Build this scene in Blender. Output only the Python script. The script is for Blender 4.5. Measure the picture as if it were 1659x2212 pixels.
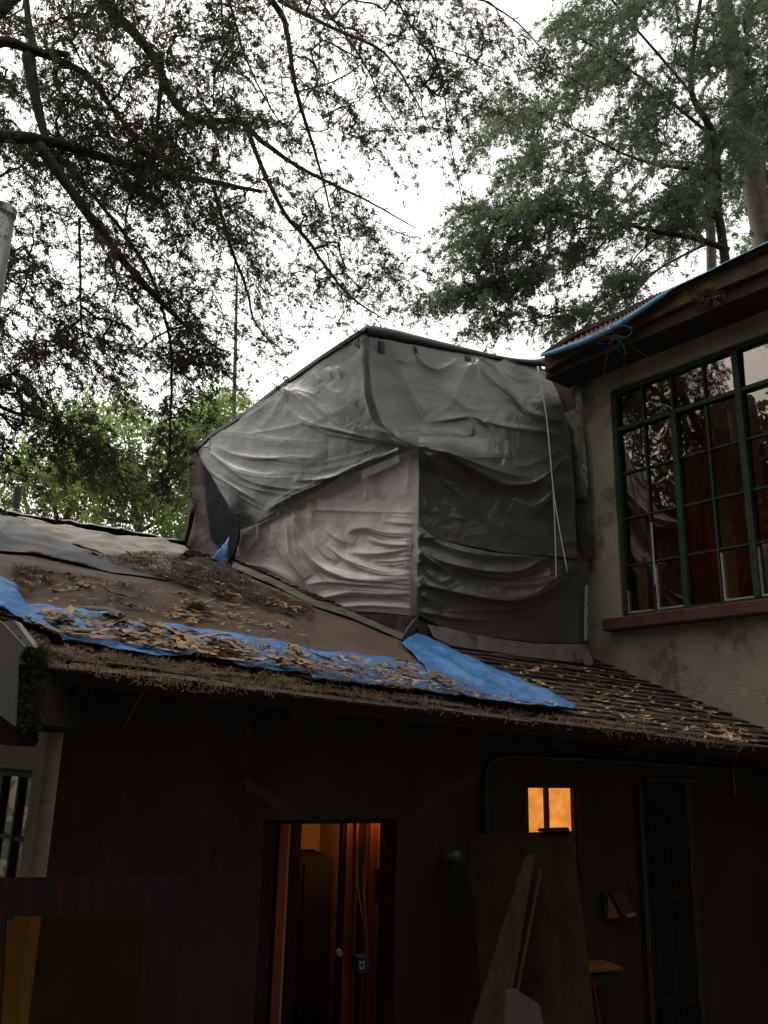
import bpy, math, random
import numpy as np
from mathutils import Vector, noise
from mathutils.geometry import delaunay_2d_cdt
random.seed(7); RNG = np.random.default_rng(7)
S = bpy.context.scene; COL = S.collection
for o in list(bpy.data.objects): bpy.data.objects.remove(o)

# ------------------------------------------------------------------ camera
F, CX, CY = 1826.0, 829.5, 1106.0            # photograph measured on a 1659 x 2212 sheet
TH, PH = math.radians(15.8), math.radians(1.4)
Wv = np.array([0, math.cos(TH), math.sin(TH)]); U0 = np.array([0, -math.sin(TH), math.cos(TH)]); R0 = np.array([1., 0, 0])
Rv = math.cos(PH)*R0 + math.sin(PH)*U0; Uv = -math.sin(PH)*R0 + math.cos(PH)*U0
EYE = np.array([0, 0, 2.5])
cd = bpy.data.cameras.new('camera'); cam = bpy.data.objects.new('camera', cd); COL.objects.link(cam)
cd.sensor_fit = 'VERTICAL'; cd.sensor_height = 36; cd.lens = 36*F/2212; cd.clip_end = 2000; cd.clip_start = .05
from mathutils import Matrix
cam.matrix_world = Matrix(((Rv[0], Uv[0], -Wv[0], EYE[0]), (Rv[1], Uv[1], -Wv[1], EYE[1]), (Rv[2], Uv[2], -Wv[2], EYE[2]), (0, 0, 0, 1)))
S.camera = cam
# ------------------------------------------------------------------ light
SUN_EL, SUN_AZ = 66, 315                     # compass degrees: 0 = +Y, 90 = +X
wd = bpy.data.worlds.new('World'); S.world = wd; wd.use_nodes = True
nt = wd.node_tree; nt.nodes.clear()
sky = nt.nodes.new('ShaderNodeTexSky'); sky.sky_type = 'NISHITA'; sky.sun_disc = False
sky.sun_elevation = math.radians(SUN_EL); sky.sun_rotation = math.radians(SUN_AZ); sky.dust_density = 4; sky.air_density = 1.0
hs = nt.nodes.new('ShaderNodeHueSaturation'); hs.inputs['Saturation'].default_value = .12
bg = nt.nodes.new('ShaderNodeBackground'); bg.inputs['Strength'].default_value = .15
ow = nt.nodes.new('ShaderNodeOutputWorld')
nt.links.new(sky.outputs[0], hs.inputs['Color']); wm_ = nt.nodes.new('ShaderNodeMixRGB'); wm_.blend_type = 'MULTIPLY'; wm_.inputs[0].default_value = 1; wm_.inputs[2].default_value = (1.0, .965, .90, 1)
nt.links.new(hs.outputs[0], wm_.inputs[1]); nt.links.new(wm_.outputs[0], bg.inputs[0]); nt.links.new(bg.outputs[0], ow.inputs[0])
sl = bpy.data.lights.new('sun', 'SUN'); sl.energy = .5; sl.angle = math.radians(50); sl.color = (1, .96, .9)
sun = bpy.data.objects.new('sun', sl); COL.objects.link(sun)
_a, _e = math.radians(SUN_AZ), math.radians(SUN_EL)
sd = Vector((math.sin(_a)*math.cos(_e), math.cos(_a)*math.cos(_e), math.sin(_e)))
sun.rotation_euler = (-sd).to_track_quat('-Z', 'Y').to_euler(); sun.location = (-20, 12, 30)
S.view_settings.view_transform = 'Standard'; S.view_settings.look = 'None'; S.view_settings.exposure = 1.25; S.view_settings.gamma = 1
S.cycles.max_bounces = 8; S.cycles.transparent_max_bounces = 16; S.cycles.use_denoising = True

# ------------------------------------------------------------------ geometry helpers
def ray(x, y): return (x-CX)*Rv - (y-CY)*Uv + F*Wv
def at(x, y, D): d = ray(x, y); return EYE + d*(D/d[1])
def hit(x, y, p, n): d = ray(x, y); return EYE + d*(np.dot(p-EYE, n)/np.dot(d, n))
def proj(A):
    q = A - EYE; w = q@Wv
    return np.stack([CX + F*(q@Rv)/w, CY - F*(q@Uv)/w], -1)
def c4(*L): return [(372.7+.337*x, 677.7+.337*y) for x, y in L]      # readings taken on enlargements
def c5(*L): return [(847.1+.3678*x, 677.7+.3678*y) for x, y in L]
def c7(*L): return [(.4085*x, 1084.3+.4085*y) for x, y in L]
def c8(*L): return [(677.7+.5915*x, 1287.6+.5915*y) for x, y in L]
def rad(a): return math.radians(a)

class Frame:
    """a vertical wall plane: s runs along it, z is up, o is towards the courtyard"""
    def __init__(s, p, d, n): s.p = np.array(p, float); s.p[2] = 0; s.d = d; s.n = n
    def sz(s, x, y, o=0):
        h = hit(x, y, s.p+s.n*o, s.n); return float((h-s.p)@s.d), float(h[2])
    def pt(s, a, z, o=0): q = s.p + s.d*a + s.n*o; return np.array([q[0], q[1], z])
    def px(s, x, y, o=0): return hit(x, y, s.p+s.n*o, s.n)
    def box(s, mb, s0, s1, z0, z1, o0, o1):
        c = [s.pt(a, z, o) for o in (o0, o1) for z in (z0, z1) for a in (s0, s1)]
        mb.hexa(c)
    def bpx(s, mb, x0, x1, y0, y1, o0, o1):
        xm, ym = (x0+x1)/2, (y0+y1)/2
        s0, s1 = s.sz(x0, ym, o1)[0], s.sz(x1, ym, o1)[0]; z1, z0 = s.sz(xm, y0, o1)[1], s.sz(xm, y1, o1)[1]
        s.box(mb, s0, s1, z0, z1, o0, o1); return s0, s1, z0, z1

class MB:
    def __init__(s): s.v = []; s.f = []; s.n = 0
    def add(s, V, Fc):
        V = np.asarray(V, float).reshape(-1, 3); s.v.append(V)
        s.f += [tuple(int(i)+s.n for i in f) for f in Fc]; s.n += len(V); return s
    def hexa(s, c):   # corners: index = 4*o + 2*z + a
        return s.add(c, [(0, 2, 3, 1), (4, 5, 7, 6), (0, 1, 5, 4), (2, 6, 7, 3), (0, 4, 6, 2), (1, 3, 7, 5)])
    def tube(s, pts, r, n=6, cap=True):
        P = np.asarray(pts, float); m = len(P)
        r = np.full(m, r) if np.isscalar(r) else np.asarray(r, float)
        t = np.gradient(P, axis=0); t /= np.linalg.norm(t, axis=1)[:, None]+1e-9
        ref = np.array([.3, .2, 1.]) if abs(t[0][2]) < .9 else np.array([1., .2, .1])
        a = np.cross(t, ref); a /= np.linalg.norm(a, axis=1)[:, None]+1e-9; b = np.cross(t, a)
        k = np.arange(n)*2*math.pi/n
        V = P[:, None] + r[:, None, None]*(np.cos(k)[None, :, None]*a[:, None]+np.sin(k)[None, :, None]*b[:, None])
        fs = [(i*n+j, i*n+(j+1) % n, (i+1)*n+(j+1) % n, (i+1)*n+j) for i in range(m-1) for j in range(n)]
        if cap: fs += [tuple(range(n))[::-1], tuple((m-1)*n+j for j in range(n))]
        return s.add(V, fs)
    def grid(s, G):
        a, b = G.shape[:2]
        return s.add(G, [(i*b+j, i*b+j+1, (i+1)*b+j+1, (i+1)*b+j) for i in range(a-1) for j in range(b-1)])
    def prism(s, poly, off):
        P = np.asarray(poly, float); n = len(P); Q = P + np.asarray(off)
        return s.add(np.vstack([P, Q]), [tuple(range(n))[::-1], tuple(range(n, 2*n))] + [(i, (i+1) % n, n+(i+1) % n, n+i) for i in range(n)])
    def build(s, name, mat, parent=None, smooth=False, thick=0, uv=None):
        V = np.vstack(s.v); me = bpy.data.meshes.new(name)
        if parent is None: loc = np.array([*(V.min(0)[:2]+V.max(0)[:2])/2, V.min(0)[2]])
        else: loc = np.array(parent['_o'])
        me.from_pydata((V-loc).tolist(), [], s.f); me.update()
        if smooth: me.polygons.foreach_set('use_smooth', [True]*len(me.polygons))
        o = bpy.data.objects.new(name, me); COL.objects.link(o); me.materials.append(mat)
        if parent is not None: o.parent = parent
        else: o.location = loc
        if parent is not None: o['_o'] = list(loc)
        else: o['_o'] = list(loc)
        if thick:
            md = o.modifiers.new('thickness', 'SOLIDIFY'); md.thickness = thick; md.offset = -1
        return o
def sub(o):   # the origin children of a child share
    return o
def tag(o, label=None, cat=None, group=None, kind=None):
    if label: o['label'] = label
    if cat: o['category'] = cat
    if group: o['group'] = group
    if kind: o['kind'] = kind
    return o
def empty(name, loc, label, cat, group=None):
    o = bpy.data.objects.new(name, None); COL.objects.link(o); o.location = loc; o['_o'] = [float(x) for x in loc]; o.empty_display_size = .2
    return tag(o, label, cat, group)

def soup(name, V, mat, k=3, parent=None):
    """many small separate faces (k corners each), V is (n,k,3)"""
    n = len(V); me = bpy.data.meshes.new(name)
    Vf = V.reshape(-1, 3)
    loc = np.array(parent['_o']) if parent is not None else np.array([*(Vf.min(0)[:2]+Vf.max(0)[:2])/2, Vf.min(0)[2]])
    me.vertices.add(n*k); me.vertices.foreach_set('co', (Vf-loc).astype(np.float32).ravel())
    me.loops.add(n*k); me.loops.foreach_set('vertex_index', np.arange(n*k, dtype=np.int32))
    me.polygons.add(n); me.polygons.foreach_set('loop_start', np.arange(0, n*k, k, dtype=np.int32))
    me.polygons.foreach_set('loop_total', np.full(n, k, dtype=np.int32)); me.update(calc_edges=True); me.validate()
    me.materials.append(mat); o = bpy.data.objects.new(name, me); COL.objects.link(o)
    if parent is not None: o.parent = parent
    else: o.location = loc
    return o

def resample(P, n):
    P = np.asarray(P, float); d = np.r_[0, np.cumsum(np.linalg.norm(np.diff(P, axis=0), axis=1))]
    t = np.linspace(0, d[-1], n); return np.stack([np.interp(t, d, P[:, k]) for k in range(P.shape[1])], -1)
def spline(P, n=8):
    P = np.asarray(P, float)
    if len(P) < 3: return resample(P, n)
    E = np.vstack([2*P[0]-P[1], P, 2*P[-1]-P[-2]]); out = []
    for i in range(1, len(E)-2):
        p0, p1, p2, p3 = E[i-1:i+3]
        for t in np.linspace(0, 1, n, endpoint=False):
            out.append(.5*((2*p1)+(p2-p0)*t+(2*p0-5*p1+4*p2-p3)*t*t+(3*p1-p0-3*p2+p3)*t**3))
    return np.vstack([out, P[-1]])
def fbm(x, y, z=0., o=3, f=1.):
    a, t = 1., 0.
    for i in range(o): t += a*noise.noise((x*f, y*f, z*f+7*i)); a *= .5; f *= 2.1
    return t

# ------------------------------------------------------------------ materials
def mat(name, col, rough=.8, var=None, vs=4., spec=.3, bump=0., bs=30., metal=0., streak=None, alpha=None, trans=0., film=0., var2=None, v2s=1.2):
    m = bpy.data.materials.new(name); m.use_nodes = True; t = m.node_tree; N = t.nodes; L = t.links
    p = N['Principled BSDF']; p.inputs['Roughness'].default_value = rough; p.inputs['Specular IOR Level'].default_value = spec; p.inputs['Metallic'].default_value = metal
    p.inputs['Base Color'].default_value = (*col, 1)
    tc = N.new('ShaderNodeTexCoord'); src = tc.outputs['Object']
    if streak:
        mp = N.new('ShaderNodeMapping'); mp.inputs['Scale'].default_value = streak; L.new(src, mp.inputs[0]); src = mp.outputs[0]
    last = None
    if var:
        nz = N.new('ShaderNodeTexNoise'); nz.inputs['Scale'].default_value = vs; nz.inputs['Detail'].default_value = 7; nz.inputs['Roughness'].default_value = .65; L.new(src, nz.inputs['Vector'])
        cr = N.new('ShaderNodeValToRGB'); cr.color_ramp.elements[0].position = .36; cr.color_ramp.elements[1].position = .64
        cr.color_ramp.elements[0].color = (*col, 1); cr.color_ramp.elements[1].color = (*var, 1)
        L.new(nz.outputs['Fac'], cr.inputs[0]); last = cr.outputs[0]
        if var2:
            n2 = N.new('ShaderNodeTexNoise'); n2.inputs['Scale'].default_value = v2s; n2.inputs['Detail'].default_value = 8; n2.inputs['Roughness'].default_value = .7; L.new(src, n2.inputs['Vector'])
            c2 = N.new('ShaderNodeValToRGB'); c2.color_ramp.elements[0].position = .52; c2.color_ramp.elements[1].position = .6
            c2.color_ramp.elements[0].color = (0, 0, 0, 1); c2.color_ramp.elements[1].color = (1, 1, 1, 1); L.new(n2.outputs['Fac'], c2.inputs[0])
            mx = N.new('ShaderNodeMixRGB'); L.new(c2.outputs[0], mx.inputs[0]); L.new(last, mx.inputs[1]); mx.inputs[2].default_value = (*var2, 1); last = mx.outputs[0]
        L.new(last, p.inputs['Base Color'])
    if bump:
        nb = N.new('ShaderNodeTexNoise'); nb.inputs['Scale'].default_value = bs; nb.inputs['Detail'].default_value = 5; L.new(src, nb.inputs['Vector'])
        b = N.new('ShaderNodeBump'); b.inputs['Strength'].default_value = bump; b.inputs['Distance'].default_value = .02
        L.new(nb.outputs['Fac'], b.inputs['Height']); L.new(b.outputs[0], p.inputs['Normal'])
    if trans:
        tr = N.new('ShaderNodeBsdfTranslucent'); tr.inputs[0].default_value = (*[min(1, c*1.6) for c in col], 1)
        if last: L.new(last, tr.inputs[0])
        ms = N.new('ShaderNodeMixShader'); ms.inputs[0].default_value = trans
        L.new(p.outputs[0], ms.inputs[1]); L.new(tr.outputs[0], ms.inputs[2]); L.new(ms.outputs[0], N['Material Output'].inputs[0])
    if film:
        tp = N.new('ShaderNodeBsdfTransparent'); tp.inputs[0].default_value = (.9, .9, .88, 1); m3 = N.new('ShaderNodeMixShader')
        nf = N.new('ShaderNodeTexNoise'); nf.inputs['Scale'].default_value = 2.2; nf.inputs['Detail'].default_value = 3; L.new(tc.outputs['Object'], nf.inputs['Vector'])
        mr = N.new('ShaderNodeMapRange'); mr.inputs[1].default_value = .35; mr.inputs[2].default_value = .65; mr.inputs[3].default_value = film*.45; mr.inputs[4].default_value = film*1.6; L.new(nf.outputs['Fac'], mr.inputs[0]); L.new(mr.outputs[0], m3.inputs[0])
        o_ = N['Material Output'].inputs[0]; L.new(o_.links[0].from_socket, m3.inputs[1]); L.new(tp.outputs[0], m3.inputs[2]); L.new(m3.outputs[0], o_)
    return m
def emis(name, col, st, tex=0):
    m = bpy.data.materials.new(name); m.use_nodes = True; N = m.node_tree.nodes; p = N['Principled BSDF']
    p.inputs['Base Color'].default_value = (.3, .15, .05, 1); p.inputs['Emission Color'].default_value = (*col, 1); p.inputs['Emission Strength'].default_value = st
    if tex:
        tc = N.new('ShaderNodeTexCoord'); nz = N.new('ShaderNodeTexNoise'); nz.inputs['Scale'].default_value = tex; nz.inputs['Detail'].default_value = 4
        cr = N.new('ShaderNodeValToRGB'); cr.color_ramp.elements[0].color = (*[c*.72 for c in col], 1); cr.color_ramp.elements[1].color = (*[c*1.2 for c in col], 1)
        cr.color_ramp.elements[0].position = .3; cr.color_ramp.elements[1].position = .7
        m.node_tree.links.new(tc.outputs['Object'], nz.inputs['Vector']); m.node_tree.links.new(nz.outputs['Fac'], cr.inputs[0]); m.node_tree.links.new(cr.outputs[0], p.inputs['Emission Color'])
    return m
def glass(name, tint=(1, 1, 1), refl=2.0, rough=0.):
    m = bpy.data.materials.new(name); m.use_nodes = True; t = m.node_tree; N = t.nodes; L = t.links; N.remove(N['Principled BSDF'])
    g = N.new('ShaderNodeBsdfGlossy'); g.inputs['Roughness'].default_value = .0; g.inputs[0].default_value = (1, .93, .9, 1)
    if rough:
        tr = N.new('ShaderNodeBsdfRefraction'); tr.inputs['IOR'].default_value = 1.0; tr.inputs['Roughness'].default_value = rough
    else: tr = N.new('ShaderNodeBsdfTransparent')
    tr.inputs[0].default_value = (*tint, 1)
    fr = N.new('ShaderNodeFresnel'); fr.inputs[0].default_value = 1.5
    mu = N.new('ShaderNodeMath'); mu.operation = 'MULTIPLY'; mu.use_clamp = True; mu.inputs[1].default_value = refl; L.new(fr.outputs[0], mu.inputs[0])
    ms = N.new('ShaderNodeMixShader'); L.new(mu.outputs[0], ms.inputs[0]); L.new(tr.outputs[0], ms.inputs[1]); L.new(g.outputs[0], ms.inputs[2]); L.new(ms.outputs[0], N['Material Output'].inputs[0])
    return m
M = dict(
    soot=mat('black_cupboard', (.012, .009, .007), .9, (.018, .013, .010), 3, spec=.1),
    scar=mat('plaster_scar', (.05, .042, .033), .95, (.065, .056, .045), 9, spec=.1, bump=.5),
    ground=mat('soil', (.035, .028, .02), .95, (.06, .05, .035), 1.5, bump=.6, bs=8),
    plaster=mat('weathered_plaster', (.28, .25, .19), .9, (.37, .335, .26), 2.6, spec=.15, bump=.6, bs=60, var2=(.17, .152, .115), v2s=1.6),
    shadeplaster=mat('shaded_plaster', (.033, .026, .018), .95, (.048, .038, .027), 2.5, spec=.1, bump=.5, bs=40, streak=(1, 1, .4), var2=(.03, .024, .017), v2s=1.4),  # eave shade on the front wall is mixed into this base colour
    shingle=mat('old_shingle', (.045, .033, .026), .95, (.085, .062, .05), 7, bump=.7, bs=60, var2=(.035, .033, .02), v2s=3),
    rafter=mat('rafter_wood', (.03, .024, .02), .9, (.045, .035, .028), 6, bump=.3),
    timber=mat('brown_board', (.08, .055, .04), .85, (.12, .085, .065), 3, streak=(1, 1, .2)),
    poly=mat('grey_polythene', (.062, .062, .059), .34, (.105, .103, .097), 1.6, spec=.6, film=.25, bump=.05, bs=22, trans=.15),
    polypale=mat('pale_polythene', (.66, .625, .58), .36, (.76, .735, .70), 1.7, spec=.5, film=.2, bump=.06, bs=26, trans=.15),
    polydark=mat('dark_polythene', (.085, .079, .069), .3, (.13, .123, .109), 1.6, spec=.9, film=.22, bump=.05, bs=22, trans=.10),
    black=mat('black_plastic', (.018, .018, .02), .5, spec=.4, bump=.2, bs=20),
    brownfab=mat('brown_tarp', (.045, .03, .026), .85, (.07, .05, .045), 4, spec=.15, bump=.2, bs=25, var2=(.10, .08, .075), v2s=5),
    membrane=mat('brown_roof_sheet', (.068, .044, .031), .75, (.108, .074, .054), 3.5, spec=.12, bump=.25, bs=14, var2=(.08, .052, .04), v2s=2),
    greysheet=mat('grey_roof_plastic', (.03, .031, .037), .7, (.075, .076, .084), 2.5, spec=.1, bump=.3, bs=12),
    clear=mat('milky_roof_plastic', (.13, .12, .105), .8, (.24, .225, .20), 5, spec=.08, bump=.35, bs=14, var2=(.24, .21, .18), v2s=6),
    blue=mat('blue_tarp', (.022, .118, .31), .5, (.042, .175, .41), 5, spec=.25, bump=.7, bs=16, var2=(.03, .10, .23), v2s=4),
    bluepale=mat('light_blue_tarp', (.02, .13, .24), .6, (.035, .20, .34), 7, spec=.2, bump=.3, bs=40, var2=(.05, .10, .14), v2s=4),
    foil=mat('flashing_foil', (.19, .195, .16), .28, (.32, .325, .28), 5, metal=.7, bump=.25, bs=14, var2=(.10, .09, .07), v2s=4), dullfoil=mat('dull_foil', (.15, .14, .12), .5, (.21, .20, .175), 6, metal=.45, bump=.15, bs=14, streak=(1, 1, .25), var2=(.09, .078, .06), v2s=5),
    steel=mat('galvanised_metal', (.34, .34, .33), .5, (.25, .25, .24), 5, metal=.6, bump=.12, bs=20, var2=(.12, .11, .10), v2s=6),
    sheetmetal=mat('grey_sheet_metal', (.15, .15, .14), .6, (.19, .18, .165), 4, bump=.1),
    moss=mat('moss', (.035, .04, .012), 1, (.07, .075, .02), 25, bump=1., bs=60),
    mossy=mat('mossy_fascia', (.09, .072, .047), .95, (.14, .112, .072), 5, spec=.1, bump=.7, bs=30, var2=(.22, .18, .035), v2s=2.2),
    soffit=mat('dark_soffit', (.05, .044, .036), .95, (.07, .06, .05), 3, spec=.1),
    green=mat('green_window_paint', (.018, .038, .025), .65, (.036, .066, .044), 9, spec=.2, bump=.15, bs=40),
    putty=mat('white_putty', (.42, .42, .37), .8, (.28, .27, .24), 14),
    sill=mat('peeling_red_sill', (.085, .03, .026), .75, (.115, .045, .038), 6, bump=.5, bs=16, var2=(.045, .045, .048), v2s=4.5),
    curtain=mat('red_curtain', (.25, .05, .022), .85, (.34, .08, .033), 3, trans=.4),
    inside=mat('dark_room', (.05, .04, .03), .9, (.07, .05, .04), 2),
    ochre=mat('ochre_wall', (.35, .2, .08), .85, (.4, .23, .09), 1.5),
    redwood=mat('red_brown_wood', (.16, .035, .014), .5, (.22, .055, .02), 5, streak=(6, 6, .5), spec=.45),
    darkwood=mat('dark_stained_wood', (.022, .010, .009), .7, (.015, .012, .015), 14, spec=.12, streak=(5, 5, .15), var2=(.04, .011, .010), v2s=7),
    board=mat('plywood', (.017, .011, .0065), 1, (.030, .020, .012), 6, spec=.03, streak=(1, 1, .3)),
    plank=mat('grey_plank', (.022, .0155, .009), 1, (.036, .026, .016), 5, spec=.05, streak=(3, 3, .3)),
    pale=mat('pale_board', (.034, .031, .028), 1, (.045, .041, .038), 4, spec=.05),
    boxblue=mat('blue_plastic', (.008, .055, .10), .55), label=mat('paper_label', (.5, .36, .18), .8),
    cablegrey=mat('cable', (.25, .17, .11), .6), cord=mat('white_cord', (.62, .59, .53), .7), redcord=mat('red_cord', (.10, .012, .012), .6),
    bark=mat('shed_bark', (.32, .215, .12), .9, (.48, .35, .215), 14), barkdark=mat('dark_bark', (.11, .07, .045), .9, (.16, .1, .06), 12),
    barkpink=mat('pink_bark', (.30, .17, .12), .85, (.36, .23, .16), 14), litter=mat('needle_litter', (.065, .038, .022), 1, (.16, .10, .056), 9),
    oldbeam=mat('old_beam', (.035, .03, .022), .95, (.055, .046, .032), 5, spec=.1, bump=.5, var2=(.05, .05, .018), v2s=3), oldlitter=mat('old_litter', (.03, .018, .012), 1, (.075, .045, .027), 12), cone=mat('dark_cones', (.03, .022, .016), .9),
    limb=mat('cypress_bark', (.030, .026, .022), .95, (.05, .045, .035), 6, bump=.6, bs=25),
    limbpale=mat('grey_bark', (.16, .145, .125), .95, (.22, .2, .17), 5, bump=.5, bs=20),
    leafdark=mat('cypress_leaf', (.05, .062, .032), .8, (.10, .10, .055), .9, trans=.4, var2=(.09, .062, .04), v2s=1.3),
    leafgreen=mat('cedar_leaf', (.10, .14, .085), .75, (.17, .22, .135), .8, trans=.55),
    leafbright=mat('bright_leaf', (.17, .28, .07), .6, (.30, .40, .13), .7, trans=.6, var2=(.26, .21, .09), v2s=.9),
    stembrown=mat('brown_stem', (.13, .085, .05), .9, (.17, .12, .08), 5), wire=mat('wire', (.25, .25, .22), .7), bulb=mat('frosted_bulb', (.09, .085, .075), .3),
    lit=emis('lit_blind', (1, .33, .055), .34, 14), boxorange=mat('orange_reflection_and_top', (.17, .075, .022), .8, spec=.1),
    winglass=glass('window_glass', (.8, .75, .7), 2.5), amber=glass('amber_glass', (.78, .54, .20), .5, .10), endglass=glass('dark_glass', (.4, .4, .4), .3),
)

# ------------------------------------------------------------------ the planes of the buildings
a22 = rad(22); dM = np.array([math.cos(a22), math.sin(a22), 0]); nM = np.array([math.sin(a22), -math.cos(a22), 0])
pM = at(714, 1900, 6.0); WM = Frame(pM, dM, nM)
pE = pM + nM*.45
e1 = hit(150, 1447, pE, nM); e2 = hit(1600, 1613, pE, nM); ED = (e2-e1)/np.linalg.norm(e2-e1)
UP = -nM + np.array([0, 0, .4]); UP /= np.linalg.norm(UP)
NR = np.cross(ED, UP); NR /= np.linalg.norm(NR)
def roof(x, y, h=0.): return hit(x, y, e1+NR*h, NR)
def roofz(p, h=0.): return e1[2] + h/NR[2] - ((p[0]-e1[0])*NR[0] + (p[1]-e1[1])*NR[1])/NR[2]
def dirL(a): b = rad(a); return np.array([-math.sin(b), math.cos(b), 0]), np.array([-math.cos(b), -math.sin(b), 0])
dL, nL = dirL(44); dR, nR = dirL(38)
corner = at(903, 1200, 7.9); FRl = Frame(corner, dM, nM); LL = Frame(corner, dL, nL)
ucorner = at(797, 707, 8.6); FRu = Frame(ucorner, dM, nM); ULf = Frame(ucorner, dL, nL)
RW = Frame(roof(1450, 1494), dR, nR)
lcorner = WM.px(90, 1750); LW = Frame(lcorner, dL, nL)

# ------------------------------------------------------------------ ground: one sheet, with a slope added behind the camera to block sky
def gz(x, y):
    z = .95/(1+math.exp(min(60, (y-1.8)*2.6)))                 # terrace the photographer stands on
    if y < -3: z += (-3-y)*.95*min(1, (-3-y)/3)
    return min(z, 24) + (.03*noise.noise((x*.8, y*.8, 0)) if abs(x) < 30 else 0)
xs = np.r_[-600, -200, -80, np.linspace(-40, 40, 81), 80, 200, 600]; ys = np.r_[-600, -200, -80, np.linspace(-40, 40, 81), 80, 200, 600]
G = np.array([[(x, y, gz(x, y)) for x in xs] for y in ys]); mb = MB(); mb.grid(G)
tag(mb.build('ground', M['ground'], smooth=True), kind='structure')

# ------------------------------------------------------------------ low house
hs0, hs1 = 0.0, 0.0
house = empty('low_house', WM.pt(0, 0, 0), 'low plaster house with shade-toned front, sagging shingle roof, lit doorway and small lit window', 'house')
sL = WM.sz(90, 1750)[0]; sR = WM.sz(1720, 1750)[0]
ds0, ds1 = WM.sz(560, 1990)[0], WM.sz(853, 1990)[0]; dz1 = WM.sz(714, 1770)[1]
ws0, ws1 = WM.sz(1142, 1750)[0], WM.sz(1252, 1750)[0]; wz1 = WM.sz(1195, 1697)[1]; wz0 = WM.sz(1195, 1886)[1]
TK = -.26
def wtop(s): return roofz(WM.pt(s, 0, 0)) - .13
def wseg(mb, s0, s1, z0, z1=None):
    a, b = (z1, z1) if z1 is not None else (wtop(s0), wtop(s1))
    mb.hexa([WM.pt(s0, z0, 0), WM.pt(s1, z0, 0), WM.pt(s0, a, 0), WM.pt(s1, b, 0), WM.pt(s0, z0, TK), WM.pt(s1, z0, TK), WM.pt(s0, a, TK), WM.pt(s1, b, TK)])
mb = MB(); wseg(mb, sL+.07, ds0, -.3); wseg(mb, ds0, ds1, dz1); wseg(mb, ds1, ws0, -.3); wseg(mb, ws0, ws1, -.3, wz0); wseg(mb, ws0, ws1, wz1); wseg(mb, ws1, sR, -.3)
mb.build('wall', M['shadeplaster'], house)
# left end wall, with a rounded plaster corner, lit by the sky
lw = LW
ln = 3.2; l_w0 = 0.20; zt0 = lw.sz(60, 1663)[1]; zb0 = lw.sz(30, 2000)[1]
ztop = roofz(lw.pt(0, 0, 0)) - .13
mb = MB()
lw.box(mb, .07, l_w0, -.3, ztop, -.25, 0); lw.box(mb, l_w0, l_w0+1.5, -.3, zb0, -.25, 0); lw.box(mb, l_w0, l_w0+1.5, zt0, ztop+.2, -.25, 0); lw.box(mb, l_w0+1.5, ln, -.3, ztop+.6, -.25, 0)
P0 = lw.pt(.07, 0, 0); P1 = WM.pt(sL+.07, 0, 0); Q = lw.pt(0, 0, 0)
arc = [((1-t)**2)*P0 + 2*t*(1-t)*Q + t*t*P1 for t in np.linspace(0, 1, 9)]
mb.grid(np.array([[np.array([p[0], p[1], z]) for z in (-.3, ztop)] for p in arc]))
mb.build('end_wall', M['plaster'], house, smooth=False)
lwin = None
mb = MB()
lw.box(mb, l_w0, l_w0+.05, zb0, zt0, -.12, -.05); lw.box(mb, l_w0+.05, l_w0+1.5, zt0-.05, zt0, -.12, -.05); lw.box(mb, l_w0+.05, l_w0+1.5, zb0, zb0+.05, -.12, -.05)
for k in range(1, 5): lw.box(mb, l_w0+.05+k*.28, l_w0+.05+k*.28+(.05 if k == 2 else .028), zb0+.05, zt0-.05, -.115, -.06)
for k in range(1, 4): lw.box(mb, l_w0+.05, l_w0+1.5, zt0-.05-k*.36-.025, zt0-.05-k*.36, -.11, -.065)
lwin = mb.build('window', M['green'], house)
mb = MB(); lw.box(mb, l_w0+.01, l_w0+1.49, zb0+.01, zt0-.01, -.095, -.09); mb.build('pane', M['endglass'], lwin)

mb = MB(); lw.box(mb, -.2, l_w0+2.0, -.2, ztop+.1, -1.25, -1.15); mb.build('inner_wall', M['inside'], house)
# roof: overlapping courses of worn shingles on a deck
def rp(a, b, h=0.): return e1 + ED*a + UP*b + NR*h
aL = float((roof(47, 1392)-e1)@ED); 
def a_end(b):      # where the roof runs into the taller house
    p = rp(0, b); return float(((RW.p-p)[:2]@nR[:2])/(ED[:2]@nR[:2]))
B_RIDGE = float((roof(200, 1141)-e1)@UP)
mb = MB()
hx = [rp(aL-2.2, .10, -.03), rp(a_end(.10), .10, -.03), rp(aL-2.2, B_RIDGE, -.03), rp(a_end(B_RIDGE), B_RIDGE, -.03)]
mb.hexa(hx + [p-NR*.09 for p in hx]); 
mb.build('roof_deck', M['rafter'], house)
mb = MB(); ex = .145; k = 0; b = -.02
while b < B_RIDGE+.02:
    a = aL + (random.uniform(-.05, .05) if b < .5 else -2.2) - random.uniform(0, .2); end = a_end(b) - .005
    if b < .15: a = aL
    while a < end:
        w = min(random.uniform(.16, .34), end-a)
        if w < .03: break
        j = random.uniform(-.018, .018); lift = random.uniform(.012, .026); sag = .012*noise.noise((a*.9, b*.9, 0))
        lo, hi = b+j, b+ex*1.5
        q = [rp(a+.003, lo, lift+sag), rp(a+w-.003, lo, lift+sag+random.uniform(-.005, .005)), rp(a+.003, hi, -.008+sag), rp(a+w-.003, hi, -.008+sag)]
        mb.hexa(q + [p-NR*.014 for p in q]); a += w
    b += ex; k += 1
mb.build('shingle_roof', M['shingle'], house)
mb = MB()   # far slope beyond the ridge
hx = [rp(aL-2.2, B_RIDGE, -.03), rp(5, B_RIDGE, -.03)]; dn = (-nM*3+np.array([0, 0, -1.3]))
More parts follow.
